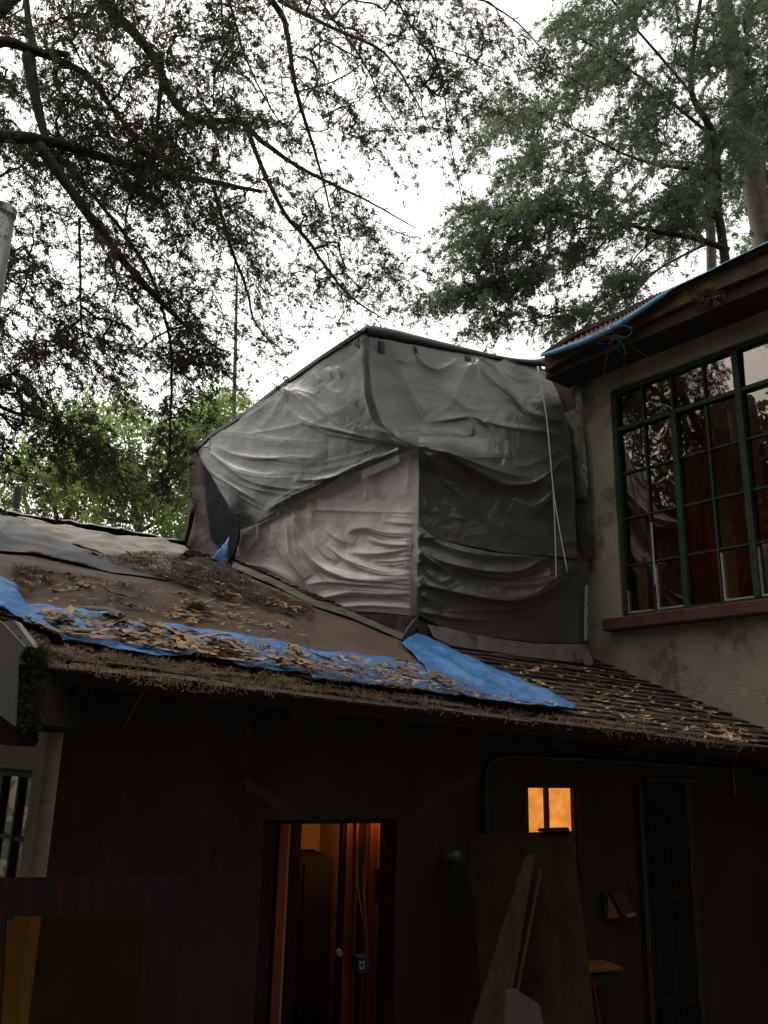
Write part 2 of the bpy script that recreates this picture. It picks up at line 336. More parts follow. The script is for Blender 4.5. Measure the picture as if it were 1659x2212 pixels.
mb.hexa([hx[0], hx[1], hx[0]+dn, hx[1]+dn] + [p-NR*.09 for p in [hx[0], hx[1], hx[0]+dn, hx[1]+dn]]); mb.build('far_roof_slope', M['shingle'], house)
for i in range(9):   # rafter tails under the eave
    a = aL + .35 + i*.66
    if a > a_end(0)-.1: break
    q = [rp(a, .16, -.125), rp(a+.1, .16, -.125), rp(a, 1.1, -.125), rp(a+.1, 1.1, -.125)]
    d = np.array([0, 0, -.13]); mb = MB(); mb.hexa([q[0], q[1], q[2], q[3], q[0]+d*.55, q[1]+d*.55, q[2]+d, q[3]+d]); mb.build('rafter', M['rafter'], house)
# doorway frame and the hall behind it
mb = MB(); fw = .05
WM.box(mb, ds0, ds0+.09, 0, dz1-.03, -.25, -.04); WM.box(mb, ds1-.02, ds1, 0, dz1-.03, -.25, -.04); WM.box(mb, ds0, ds1, dz1-.03, dz1, -.25, -.04)
mb.build('door_frame', M['darkwood'], house)
mb = MB(); hallz = dz1+.25
WM.box(mb, ds0-.6, ds1+.25, 0, hallz, -2.5, -2.4); WM.box(mb, ds0-.7, ds0-.6, 0, hallz, -2.5, -.28); WM.box(mb, ds1+.25, ds1+.35, 0, hallz, -2.5, -.28); WM.box(mb, ds0-.6, ds1+.25, hallz, hallz+.1, -2.5, -.28)
mb.build('hall_wall', M['ochre'], house)
mb = MB(); WM.box(mb, ds0-.7, ds1+.35, -.1, -.0, -2.5, -.0); mb.build('hall_floor', M['inside'], house)
dx0 = WM.sz(605, 1990)[0]
def vstrip(mb, x0, x1, o0, o1, top=None):
    s0_, s1_ = WM.sz(x0, 1900, o1)[0], WM.sz(x1, 1900, o1)[0]; WM.box(mb, s0_, s1_, .02, (dz1+.12 if top is None else top), o0, o1)
mb = MB(); vstrip(mb, 586, 601, -.62, -.52); vstrip(mb, 622, 647, -.70, -.55); mb.build('inner_frame', M['darkwood'], house)
mb = MB(); vstrip(mb, 600, 618, -.52, -.46); mb.build('door_jamb', M['redwood'], house)
mb = MB(); vstrip(mb, 617.5, 622, -.51, -.47); mb.build('lit_jamb_edge', M['ochre'], house)  # lit edge of the jamb painted as an ochre strip
mb = MB(); vstrip(mb, 746, 767, -.56, -.50); vstrip(mb, 767, 772, -.54, -.47); vstrip(mb, 787, 798, -.60, -.52); vstrip(mb, 798, 808, -.50, -.45); vstrip(mb, 808, 815, -.46, -.43)
dleaf = mb.build('open_door', M['redwood'], house)
mb = MB(); vstrip(mb, 737, 746, -.58, -.51); vstrip(mb, 772, 788, -.62, -.55); mb.build('door_edge', M['darkwood'], dleaf)
mb = MB(); vstrip(mb, 813, 850, -.62, -.58); mb.build('lit_partition', M['ochre'], house)
c = WM.px(*(474.4+.286*888, 1626.5+.286*1500), -.42); mb = MB(); mb.tube([c, c+nM*.03, c+nM*.06], [.012, .028, .02], 12); mb.build('door_knob', M['steel'], dleaf)
hl = bpy.data.lights.new('hall_lamp', 'POINT'); hl.energy = 2.6; hl.color = (1, .5, .16); hl.shadow_soft_size = .08
ho = bpy.data.objects.new('hall_lamp', hl); COL.objects.link(ho); ho.location = Vector(WM.pt(ds1-.02, dz1+.12, -.36))
h2 = bpy.data.lights.new('rear_hall_fill', 'POINT'); h2.energy = 4; h2.color = (1, .55, .2); h2.shadow_soft_size = .08  # added fill light, unseen, to brighten the hall's back wall
h3 = bpy.data.objects.new('rear_hall_fill', h2); COL.objects.link(h3); h3.location = Vector(WM.pt(ds1+.1, dz1-.1, -1.2))
# lit window
mb = MB()
WM.box(mb, ws0, ws0+.018, wz0, wz1, -.14, -.05); WM.box(mb, ws1-.012, ws1, wz0, wz1, -.14, -.05); WM.box(mb, ws0+.018, ws1-.012, wz1-.02, wz1, -.14, -.05); WM.box(mb, ws0+.018, ws1-.012, wz0, wz0+.03, -.14, -.05)
sm = WM.sz(1193, 1750)[0]; WM.box(mb, sm-.013, sm+.013, wz0+.03, wz1-.02, -.13, -.06); zm = WM.sz(1240, 1815)[1]; WM.box(mb, ws0+.018, ws1-.012, zm-.012, zm+.012, -.125, -.065)
wi = mb.build('window', M['rafter'], house)
mb = MB(); WM.box(mb, ws0+.005, ws1-.005, wz0+.005, wz1-.005, -.11, -.1); mb.build('pane', M['lit'], wi)
# blocked panelled door at the right
mb = MB(); s0, s1, z0, z1 = WM.bpx(mb, 1408, 1503, 1694, 2400, .0, .03)
bd = mb.build('boarded_door', mat('dark_door', (.017, .014, .011), .9, (.024, .019, .015), 5, spec=.08), house)
mb = MB()
for q0, q1 in ((.08, .45), (.55, .92)):
    for r0, r1 in ((.04, .3), (.34, .62), (.66, .95)):
        WM.box(mb, s0+(s1-s0)*q0, s0+(s1-s0)*q1, z0+(z1-z0)*r0, z0+(z1-z0)*r1, .03, .038)
mb.build('panel', M['soot'], bd)
mb = MB(); WM.bpx(mb, 1398, 1407, 1690, 2400, .0, .05); WM.bpx(mb, 1504, 1515, 1690, 2400, .0, .05); WM.bpx(mb, 1398, 1515, 1682, 1690, .0, .055); mb.build('door_frame', M['rafter'], house)
# diagonal plaster patch scars on the wall
mb = MB()
for L in (((530, 1690), (580, 1722), (636, 1768)), ((900, 1760), (985, 1700), (1040, 1670))):
    P = [WM.px(x, y, .001) for x, y in L]; P = spline(P, 6); w = .03
    mb = MB(); mb.add(np.vstack([[p+np.array([0, 0, w*(.7+.6*random.random())]), p-np.array([0, 0, w*(.7+.6*random.random())])] for p in P]), [(2*i, 2*i+1, 2*i+3, 2*i+2) for i in range(len(P)-1)])
    mb.build('plaster_patch', M['scar'], house)

# verge of the low roof at the left: metal flashing and mossy beam end
vg = empty('verge_flashing', roof(45, 1390, -.2), 'bent grey metal flashing with mossy beam end at left end of low roof', 'flashing')
D0 = 4.75
mb = MB(); poly = [at(x, y, D0) for x, y in ((-60, 1300), (6, 1346), (53, 1396), (37, 1424), (30, 1568), (-60, 1500))]; mb.prism(poly, (0, .03, 0)); mb.build('metal_sheet', M['sheetmetal'], vg)
mb = MB(); poly = [at(x, y, D0+.04) for x, y in ((6, 1342), (53, 1394), (74, 1398), (30, 1340))]; mb.prism(poly, (0, .1, .0)); mb.build('drip_edge', M['steel'], vg)
mb = MB(); poly = [at(x, y, D0+.1) for x, y in ((50, 1404), (98, 1402), (104, 1440), (96, 1568), (70, 1580), (36, 1572), (42, 1470))]; mb.prism(poly, (.06, .4, 0)); be = mb.build('beam_end', M['oldbeam'], vg)
V = []
for i in range(2600):
    x, y = random.choice(((random.uniform(44, 104), random.gauss(1412, 9)), (random.uniform(50, 100), random.uniform(1400, 1490)), (random.uniform(40, 96), random.gauss(1560, 8)), (random.uniform(36, 70), random.uniform(1480, 1570))))
    p = at(x, y, D0+random.uniform(.03, .1)); d = np.array([random.gauss(0, 1), random.gauss(-.6, .6), random.gauss(.2, 1)])*.014; e = np.array([random.gauss(0, 1), random.gauss(0, 1), random.gauss(0, 1)])*.005
    V.append([p, p+d, p+e])
soup('moss_tuft', np.array(V), M['moss'], 3, be)
mb = MB(); mb.prism([at(x, y, D0+.15) for x, y in ((-60, 1520), (32, 1560), (40, 1600), (30, 1612), (-60, 1600))], (0, .3, 0)); mb.build('bargeboard', M['rafter'], vg)

# ------------------------------------------------------------------ draped sheets
def coons(T, B, L, R, nu, nv):
    T, B = resample(T, nu), resample(B, nu); L, R = resample(L, nv), resample(R, nv)
    u = np.linspace(0, 1, nu)[None, :, None]; v = np.linspace(0, 1, nv)[:, None, None]
    return ((1-v)*T[None]+v*B[None]+(1-u)*L[:, None]+u*R[:, None] - ((1-u)*(1-v)*T[0]+u*(1-v)*T[-1]+(1-u)*v*B[0]+u*v*B[-1]))
def finer(folds, seed, cnt=2):
    "thin taut creases running beside the big folds"
    rg = random.Random(seed); out = []
    for pts, amp, wu, wd, tp in folds:
        if amp < .03 or len(pts) < 3: continue
        for k in range(cnt):
            ox, oy = rg.uniform(-16, 16), rg.uniform(-15, 15); a0 = rg.uniform(0, .35); n = len(pts)
            q = [(x+ox+rg.uniform(-4, 4), y+oy+rg.uniform(-4, 4)) for x, y in pts]
            i0 = int(a0*n); q = q[i0:] if len(q)-i0 >= 3 else q
            if tp == 1: q[0] = pts[0]
            out.append((q, amp*rg.uniform(.12, .28), rg.uniform(3, 6), rg.uniform(2, 4), tp))
    return folds + out
def fold_disp(pix, folds):
    H = np.zeros(len(pix))
    for pts, amp, wu, wd, tp in folds:
        P = spline(pts, 7); seg = np.diff(P, axis=0); L = np.linalg.norm(seg, axis=1); cum = np.r_[0, np.cumsum(L)]
        best = np.full(len(pix), 1e9); sd = np.zeros(len(pix)); st = np.zeros(len(pix))
        for i in range(len(seg)):
            q = pix-P[i]; t = np.clip((q@seg[i])/(L[i]**2+1e-9), 0, 1); dv = q-t[:, None]*seg[i]; d = np.hypot(dv[:, 0], dv[:, 1])
            nx, ny = seg[i][1], -seg[i][0]
            if nx*0+ny*1 > 0: nx, ny = -nx, -ny          # the side that points up
            sg = np.sign(dv[:, 0]*nx+dv[:, 1]*ny); k = d < best
            best[k] = d[k]; sd[k] = sg[k]; st[k] = (cum[i]+t[k]*L[i])/cum[-1]
        w = np.where(sd > 0, wu, wd)
        if tp == 0: tap = np.sin(np.pi*np.clip(st, .0, 1))**.6
        elif tp == 1: tap = np.clip(1-st, 0, 1)**.7*np.clip(st*12+.3, 0, 1)      # strong at its first point
        elif tp == 2: tap = np.clip(st, 0, 1)**.7*np.clip((1-st)*12+.3, 0, 1)
        else: tap = np.clip(st*8, 0, 1)*np.clip((1-st)*8, 0, 1)
        H += amp*tap*np.exp(-(best/w)**1.1)
    return H
def drape(name, T, B, L, R, nrm, folds, material, label, cat, nu=170, nv=150, rough=.006, seed=0, pin='', thick=.003):
    G = coons(T, B, L, R, nu, nv); sh = G.shape; V = G.reshape(-1, 3); pix = proj(V)
    H = {1: .6, 2: .75, 3: .8, 4: .85}.get(seed, 1)*fold_disp(pix, finer(folds, seed, {1: 2, 2: 1, 3: 3, 4: 1}.get(seed, 1)))
    nz = np.array([noise.noise((p[0]*.018, p[1]*.03, seed)) + .5*noise.noise((p[0]*.05, p[1]*.05, seed+3)) + .22*noise.noise((p[0]*.13, p[1]*.13, seed+5)) for p in pix])
    u = np.tile(np.linspace(0, 1, nu), nv); v = np.repeat(np.linspace(0, 1, nv), nu)
    rid = np.array([1-abs(noise.noise((p[0]*.035+2*noise.noise((p[0]*.01, p[1]*.01, seed)), p[1]*.045, seed+9))) for p in pix])**5
    H = H + rough*nz + rough*.3*rid
    if 'L' in pin: H = H*np.clip(u/.03, 0, 1)
    if 'R' in pin: H = H*np.clip((1-u)/.03, 0, 1)
    V = V + nrm*H[:, None]
    mb = MB(); mb.grid(V.reshape(sh)); o = mb.build(name, material, smooth=True, thick=thick); return tag(o, label, cat)

LLo = Frame(corner + nL*.12, dL, nL)
def hx_(fr, L): return [fr.px(x, y) for x, y in L]
def cpt(y): h = LL.px(903, y); return np.array([corner[0], corner[1], h[2]])
def lerpD(L, Da, Db):
    n = len(L)-1; return [at(x, y, Da+(Db-Da)*i/n) for i, (x, y) in enumerate(L)]
ulT = hx_(ULf, [(424, 966), (455, 939), (500, 911), (540, 884), (580, 853), (620, 824), (700, 768), (797, 706)])
ulB = hx_(LLo, [(517, 1147), (580, 1117), (650, 1077), (760, 1030), (850, 990), (903, 964)])
ulL = lerpD([(424, 966), (440, 1010), (458, 1060), (480, 1105), (517, 1147)], ulT[0][1], ulB[0][1])
ulR = lerpD([(797, 706), (796, 780), (803, 850), (825, 915), (860, 945), (903, 964)], ulT[-1][1], ulB[-1][1])
nUL = nL*.95+np.array([0, 0, .3]); nUL /= np.linalg.norm(nUL)
a = .05
foldsUL = [
    (c4((190, 850), (330, 960), (500, 1080), (700, 1128), (905, 1140)), .075, 26, 10, 0),
    (c4((270, 850), (420, 912), (600, 938), (800, 942), (1000, 930)), .055, 26, 10, 0),
    (c4((180, 900), (260, 1020), (420, 1130), (600, 1230)), .06, 20, 11, 0),
    (c4((240, 770), (450, 795), (700, 832), (1000, 830)), .035, 26, 14, 0),
    (c4((230, 870), (400, 1010), (600, 1060), (850, 1060)), .04, 16, 9, 0),
    (c4((490, 780), (700, 740), (870, 705)), .016, 6, 5, 3),
    (c4((730, 600), (850, 690), (1000, 745), (1300, 815), (1530, 862)), .075, 30, 10, 0),
    (c4((745, 480), (700, 560), (650, 650), (560, 745)), .05, 14, 14, 1),
    (c4((748, 490), (735, 600), (742, 700)), .035, 8, 8, 1),
    (c4((752, 500), (850, 590), (950, 690), (972, 722)), .05, 14, 8, 1),
    (c4((770, 490), (900, 570), (1040, 690), (1240, 782)), .06, 20, 12, 1),
    (c4((895, 375), (955, 445)), .02, 8, 6, 0), (c4((1000, 345), (1022, 432)), .022, 7, 7, 0), (c4((1055, 340), (1085, 425)), .02, 7, 6, 0),
    (c4((1240, 752), (1400, 768), (1609, 762)), .035, 12, 7, 0),
    (c4((790, 1075), (1000, 1082), (1150, 1052), (1235, 1000)), .06, 14, 8, 0),
    (c4((560, 1290), (760, 1190), (1000, 1090), (1240, 985), (1500, 870)), .05, 20, 8, 3),
    (c4((600, 1000), (900, 1020), (1200, 960), (1400, 890)), .03, 24, 14, 0),
    (c4((1240, 110), (1240, 300), (1255, 520), (1300, 700)), .03, 14, 14, 3),
    (c4((640, 560), (540, 640), (420, 700)), .03, 14, 10, 0),
    (c4((1000, 460), (1120, 560), (1230, 640)), .03, 30, 20, 0),
    (c4((430, 690), (520, 610), (700, 490)), .02, 12, 10, 0),
]
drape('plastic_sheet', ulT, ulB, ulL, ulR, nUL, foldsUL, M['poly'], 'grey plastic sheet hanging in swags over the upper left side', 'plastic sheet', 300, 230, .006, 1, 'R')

frT = hx_(FRu, [(797, 706), (850, 716), (900, 730), (1000, 752), (1100, 774), (1168, 792)])
frR = lerpD([(1168, 792), (1195, 830), (1218, 880), (1232, 950), (1240, 1060), (1246, 1206)], frT[-1][1], FRl.px(1246, 1206)[1])
frB = hx_(FRl, [(905, 1150), (960, 1170), (1090, 1195), (1246, 1206)])
frL = ulR + [cpt(1020), cpt(1090), cpt(1150)]; frB[0] = frL[-1]
foldsFR = [
    (c5((470, 290), (400, 400), (330, 550), (180, 642)), .06, 22, 16, 1),
    (c5((478, 300), (490, 440), (480, 570)), .05, 13, 13, 1),
    (c5((490, 290), (560, 380), (680, 490), (790, 590), (1000, 640)), .06, 16, 12, 0),
    (c5((485, 280), (600, 350), (700, 425)), .045, 12, 9, 1),
    (c5((30, 320), (90, 450), (150, 540), (200, 600)), .05, 18, 18, 0),
    (c5((120, 205), (160, 280), (230, 332), (300, 330), (390, 270)), .05, 12, 9, 0),
    (c5((0, 260), (60, 290), (130, 270)), .04, 12, 9, 0),
    (c5((640, 265), (690, 330), (760, 370), (850, 380)), .04, 12, 9, 0),
    (c5((640, 270), (680, 300), (720, 310)), .03, 8, 6, 0),
    (c5((300, 430), (370, 520), (480, 580), (620, 560)), .03, 20, 16, 0),
    (c5((180, 645), (300, 640), (450, 618), (540, 650), (700, 682), (1010, 722)), .045, 18, 6, 3),
    (c5((0, 703), (200, 712), (470, 722)), .04, 12, 6, 0),
    (c5((450, 622), (470, 722)), .025, 9, 9, 0), (c5((520, 652), (660, 740), (740, 805)), .03, 14, 8, 1),
    (c5((240, 805), (350, 852), (500, 862), (700, 848)), .05, 18, 8, 0),
    (c5((155, 785), (250, 800), (380, 890), (600, 1000), (720, 1032), (850, 1000), (1035, 835)), .10, 34, 14, 0),
    (c5((170, 830), (280, 980), (450, 1130), (660, 1345)), .055, 18, 11, 1),
    (c5((155, 840), (200, 950), (330, 1235)), .045, 14, 9, 1), (c5((185, 845), (350, 1000), (510, 1135)), .04, 14, 10, 1),
    (c5((700, 1105), (820, 1152), (930, 1090), (1025, 950)), .06, 26, 14, 0),
    (c5((950, 1345), (1085, 1345)), .03, 10, 7, 0), (c5((560, 1200), (750, 1300), (960, 1330)), .025, 20, 14, 0),
    (c5((860, 330), (900, 450), (960, 560)), .03, 14, 12, 1), (c5((640, 880), (800, 900), (1000, 800)), .03, 20, 14, 0),
    (c5((150, 780), (150, 900), (155, 1180)), .05, 12, 12, 3), (c5((330, 1190), (460, 1215)), .015, 5, 5, 0),
    (c5((1000, 560), (1030, 700), (1040, 830)), .03, 10, 10, 0),
]
nFR = nM+np.array([0, 0, .25]); nFR /= np.linalg.norm(nFR)
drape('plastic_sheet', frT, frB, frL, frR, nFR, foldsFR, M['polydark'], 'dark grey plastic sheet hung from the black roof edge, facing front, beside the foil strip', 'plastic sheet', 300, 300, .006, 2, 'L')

llT = hx_(LL, [(512, 1135), (580, 1100), (650, 1062), (760, 1014), (850, 975), (903, 962)])
llB = hx_(LL, [(486, 1223), (518, 1231), (560, 1247), (610, 1268), (676, 1296), (740, 1320), (820, 1324), (905, 1331)])
llL = hx_(LL, [(512, 1135), (500, 1180), (486, 1223)]); llR = [cpt(962), cpt(1100), cpt(1331)]; llT[-1] = llR[0]; llB[-1] = llR[-1]
foldsLL = [
    (c4((720, 1245), (690, 1400), (640, 1560)), .05, 16, 16, 1), (c4((760, 1255), (762, 1450), (790, 1600), (860, 1710)), .07, 14, 14, 0),
    (c4((790, 1265), (830, 1400), (950, 1600), (1150, 1690), (1450, 1695)), .06, 16, 11, 1), (c4((880, 1175), (905, 1290), (870, 1375)), .045, 11, 11, 1),
    (c4((935, 1150), (1000, 1230), (1120, 1290)), .04, 12, 10, 1),
    (c4((1250, 995), (1230, 1080), (1170, 1150), (1060, 1192)), .05, 12, 10, 1), (c4((1260, 1000), (1300, 1120), (1350, 1200)), .05, 12, 10, 1),
    (c4((1255, 1000), (1260, 1120), (1240, 1200)), .03, 9, 9, 1), (c4((1550, 870), (1450, 950), (1350, 1000)), .03, 12, 10, 1), (c4((1560, 880), (1520, 1000), (1500, 1150)), .03, 12, 10, 1),
    (c4((1125, 1385), (1250, 1375), (1400, 1412), (1600, 1422)), .07, 15, 8, 0), (c4((1260, 1440), (1400, 1482), (1600, 1500)), .06, 14, 7, 0),
    (c4((1130, 1530), (1300, 1545), (1450, 1530), (1609, 1500)), .065, 14, 8, 0), (c4((1290, 1590), (1450, 1592), (1609, 1570)), .055, 12, 7, 0),
    (c4((1000, 1475), (1100, 1560), (1250, 1642), (1450, 1685), (1600, 1660)), .07, 18, 9, 0), (c4((830, 1480), (930, 1600), (1100, 1685), (1300, 1725), (1600, 1705)), .065, 18, 9, 0),
    (c4((850, 1742), (1000, 1722), (1250, 1745), (1600, 1770)), .06, 14, 8, 0), (c4((940, 1832), (1150, 1792), (1400, 1802), (1609, 1790)), .06, 13, 8, 0),
    (c4((1050, 1882), (1300, 1872), (1580, 1892)), .04, 10, 7, 0), (c4((800, 1272), (1000, 1262), (1300, 1272), (1609, 1277)), .018, 5, 4, 3),
    (c4((380, 1600), (500, 1612), (640, 1645), (850, 1755)), .06, 22, 14, 0), (c4((460, 1400), (440, 1500), (470, 1600)), .03, 12, 12, 0),
    (c4((560, 1320), (590, 1450), (560, 1600)), .035, 10, 10, 1), (c4((640, 1300), (660, 1420), (700, 1525), (745, 1595)), .04, 9, 9, 1),
    (c4((600, 1310), (560, 1420), (480, 1520)), .03, 12, 12, 1), (c4((1350, 1330), (1480, 1345), (1600, 1350)), .045, 11, 7, 0),
    (c4((1440, 1640), (1530, 1620), (1609, 1615)), .04, 9, 6, 2), (c4((1470, 1560), (1540, 1550), (1609, 1540)), .04, 8, 6, 2),
    (c4((1420, 1745), (1520, 1735), (1609, 1730)), .04, 9, 6, 2), (c4((1480, 1460), (1550, 1455), (1609, 1460)), .04, 8, 5, 2), (c4((1480, 1830), (1550, 1840), (1609, 1850)), .03, 8, 5, 2),
    (c4((980, 1380), (1080, 1450), (1180, 1480)), .04, 16, 10, 0), (c4((900, 1400), (980, 1520), (1080, 1600)), .035, 14, 9, 0),
]
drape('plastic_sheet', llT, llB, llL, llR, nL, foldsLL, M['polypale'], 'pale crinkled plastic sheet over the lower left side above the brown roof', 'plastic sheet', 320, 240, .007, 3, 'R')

FRf = Frame(corner + nM*.05, dM, nM)
lrT = [cpt(1137)-dM*.0+dL*.06+nL*.03, cpt(1137)+nM*.045+nL*.03] + hx_(FRf, [(930, 1158), (960, 1172), (1060, 1196), (1150, 1203), (1200, 1208), (1271, 1216)])
lrB = [cpt(1331)+dL*.06+nL*.03, cpt(1332)+nM*.045+nL*.03] + hx_(FRf, [(960, 1355), (1060, 1376), (1150, 1388), (1265, 1391)])
lrL = [lrT[0], lrB[0]]; lrR = hx_(FRf, [(1271, 1216), (1269, 1300), (1265, 1391)])
foldsLR = [
    (c5((130, 1280), (300, 1372), (500, 1422), (750, 1432), (905, 1402)), .07, 12, 18, 0), (c5((130, 1385), (300, 1472), (550, 1522), (750, 1512), (900, 1425)), .09, 20, 14, 0),
    (c5((175, 1490), (260, 1580), (360, 1545)), .03, 12, 9, 0), (c5((140, 1590), (400, 1652), (650, 1692), (850, 1652), (1020, 1545)), .10, 26, 16, 0),
    (c5((165, 1655), (230, 1690), (310, 1722)), .045, 11, 8, 1), (c5((155, 1752), (400, 1792), (700, 1810)), .03, 14, 10, 1),
    (c5((900, 1400), (960, 1440), (1000, 1520)), .04, 10, 10, 1), (c5((905, 1400), (920, 1500), (900, 1560)), .03, 9, 9, 1),
    (c5((145, 1300), (190, 1325), (300, 1302)), .04, 8, 5, 1), (c5((145, 1400), (185, 1440), (340, 1540)), .05, 9, 6, 1), (c5((145, 1465), (180, 1450)), .04, 7, 5, 1), (c5((145, 1610), (185, 1590)), .04, 7, 5, 1),
    (c5((145, 1560), (190, 1600), (330, 1640)), .04, 9, 6, 1), (c5((600, 1600), (850, 1590), (1100, 1480)), .03, 18, 14, 0), (c5((300, 1750), (600, 1745), (900, 1720)), .025, 18, 12, 0),
]
drape('plastic_sheet', lrT, lrB, lrL, lrR, nM, foldsLR, M['polydark'], 'brownish grey plastic sheet sagging between corner and foil strip above the blue tarp', 'plastic sheet', 280, 150, .005, 4)

# timber room under the sheets
room = empty('timber_room', FRl.pt(.5, corner[2]-1.2, -.5), 'wooden room rising above the low roof, wrapped in plastic sheets', 'building')
def slab(name, fr, L, o, m, dep=.08):
    mb = MB(); P = [fr.px(x, y, o) for x, y in L]; mb.prism(P, -fr.n*dep); return mb.build(name, m, room)
slab('side_wall', LL, [(520, 1150), (895, 985), (898, 1420), (700, 1330), (500, 1240)], -.09, M['timber'])
slab('front_wall', FRl, [(912, 1010), (1235, 1160), (1262, 1215), (1262, 1445), (912, 1390)], -.10, M['timber'])
slab('upper_side_wall', ULf, [(440, 985), (770, 742), (770, 1035), (520, 1140)], -.10, M['timber'])
slab('upper_front_wall', FRu, [(840, 732), (1160, 796), (1300, 800), (1300, 1250), (1000, 1200), (880, 1100)], -.12, M['timber'])
mb = MB(); tp = [ULf.px(430, 962, -.02), FRu.px(797, 709, -.02), FRu.px(1170, 790, -.02)]; tp.append(tp[0]+tp[2]-tp[1]); mb.prism(tp, (0, 0, -.05)); mb.build('flat_roof', M['black'], room)
mb = MB(); P = [FRl.px(x, y, .04) for x, y in ((908, 1338), (922, 1345), (1266, 1395), (1268, 1437), (1141, 1424), (1013, 1412), (939, 1392), (908, 1372))]; mb.prism(P, -nM*.05); mb.build('foundation_board', M['timber'], room)

def flatpoly(name, pts3, nrm, m, label, cat, amp=.01, fr=3., cell=.06, thick=.004, group=None, folds=None, parent=None, lift=None, smooth=True, ragged=0.):
    """a sheet filling an outline that lies in a plane, rumpled along its normal"""
    P = np.asarray(pts3); o = P.mean(0); n = nrm/np.linalg.norm(nrm); ax = P[1]-P[0]; ax -= n*(ax@n); ax /= np.linalg.norm(ax); ay = np.cross(n, ax)
    q = np.stack([(P-o)@ax, (P-o)@ay], -1)
    bd = []
    for i in range(len(q)):
        a_, b_ = q[i], q[(i+1) % len(q)]; k = max(1, int(np.linalg.norm(b_-a_)/cell))
        bd += [a_+(b_-a_)*t/k for t in range(k)]
    bd = np.array(bd); nb = len(bd)
    if ragged: bd = bd + RNG.normal(0, ragged, bd.shape)
    gx, gy = np.meshgrid(np.arange(q[:, 0].min(), q[:, 0].max(), cell), np.arange(q[:, 1].min(), q[:, 1].max(), cell)); g = np.stack([gx.ravel(), gy.ravel()], -1)+RNG.uniform(-.25, .25, (gx.size, 2))*cell
    ins = np.zeros(len(g), bool)
    for i in range(nb):
        a_, b_ = bd[i-1], bd[i]; c_ = ((a_[1] > g[:, 1]) != (b_[1] > g[:, 1])); 
        with np.errstate(divide='ignore', invalid='ignore'): xx = (b_[0]-a_[0])*(g[:, 1]-a_[1])/(b_[1]-a_[1])+a_[0]
        ins ^= c_ & (g[:, 0] < xx)
    dmin = np.full(len(g), 9.)
    for b_ in bd[::2]: dmin = np.minimum(dmin, np.hypot(g[:, 0]-b_[0], g[:, 1]-b_[1]))
    g = g[ins & (dmin > cell*.45)]
    allp = np.vstack([bd, g]); res = delaunay_2d_cdt([Vector(p) for p in allp.tolist()], [], [list(range(nb))], 1, 1e-5)
    v2 = np.array([list(v) for v in res[0]]); fs = [tuple(f) for f in res[2]]
    V = o + v2[:, :1]*ax + v2[:, 1:]*ay
    h = np.array([amp*fbm(p[0], p[1], 3.7, 3, fr) for p in v2])
    if folds: h = h + fold_disp(proj(V), folds)
    if lift is not None: h = h + lift(proj(V))
    mb = MB(); mb.add(V+n*h[:, None], fs); ob = mb.build(name, m, parent, smooth=smooth, thick=thick)
    if label: tag(ob, label, cat, group)
    return ob

wz_ = FRl.px(975, 1144, .07); mb = MB(); kk_ = np.linspace(0, 2*math.pi, 15); mb.tube([wz_+.016*(math.cos(t)*dM+math.sin(t)*np.array([0, 0, 1])) for t in kk_], .007, 6)
tag(mb.build('rusty_washer', mat('rust', (.35, .12, .04), .8)), 'small rust orange washer pinned on the front sheet', 'washer')
# black roof-edge strip, tape, foil and cords on the wrapped room
mb = MB()
edge = [FRu.px(x, y, .03) for x, y in ((788, 712), (797, 704), (850, 712), (920, 730), (1000, 750), (1090, 771), (1150, 777), (1180, 772))]
low = [FRu.px(x, y, .05) for x, y in ((792, 722), (802, 728), (850, 737), (920, 750), (1000, 766), (1090, 782), (1150, 790), (1182, 792))]
E_, L_ = spline(edge, 6), spline(low, 6); L_ = np.array([p+np.array([0, 0, .02*noise.noise((i*.7, 0, 1))]) for i, p in enumerate(L_)])
mid = (E_+L_)/2 + nM*.03; mb.grid(np.stack([E_-nM*.12, E_, mid, L_], 0)); tag(mb.build('roof_edge_strip', M['black'], smooth=True, thick=.004), 'wrinkled black plastic strip along the top front edge of the wrapped room', 'plastic strip')
mb = MB()
E_ = spline([ULf.px(x, y, .03) for x, y in ((416, 967), (430, 962), (455, 938), (500, 910), (540, 883), (580, 851), (620, 822), (700, 766), (795, 704))], 6)
mb.grid(np.stack([E_-nL*.10+np.array([0, 0, .01]), E_+np.array([0, 0, .012]), E_-np.array([0, 0, .035])], 0)); tag(mb.build('roof_edge_strip', M['black'], thick=.004), 'thin black strip along the sloping top left edge of the wrapped room', 'plastic strip')
for L, lb in ((((816, 736), (831, 738), (833, 779), (820, 780)), 'black tape patch hanging below the peak of the wrapped room'), (((1003, 768), (1017, 770), (1022, 795), (1008, 794)), 'short dark tape strip at the pin in middle of front sheet'), (((891, 746), (900, 750), (912, 782), (904, 783)), 'narrow dark tape strip between peak and middle pin')):
    flatpoly('tape_patch', [FRu.px(x, y, .13) for x, y in L], nM, M['black'], lb, 'tape', amp=.004, cell=.03)
hh = empty('torn_hole', FRu.px(1117, 809, .04), 'small torn hole with ragged grey flap near top right of front sheet', 'torn flap')
mb = MB(); mb.prism([FRu.px(x, y, .075) for x, y in ((1110, 799), (1119, 797), (1125, 806), (1122, 819), (1113, 815))], -nM*.01); mb.build('dark_gap', M['black'], hh)
mb = MB(); mb.prism([FRu.px(x, y, .09) for x, y in ((1113, 805), (1120, 801), (1125, 808), (1121, 812), (1114, 813))], -nM*.004); mb.build('flap', M['polypale'], hh)

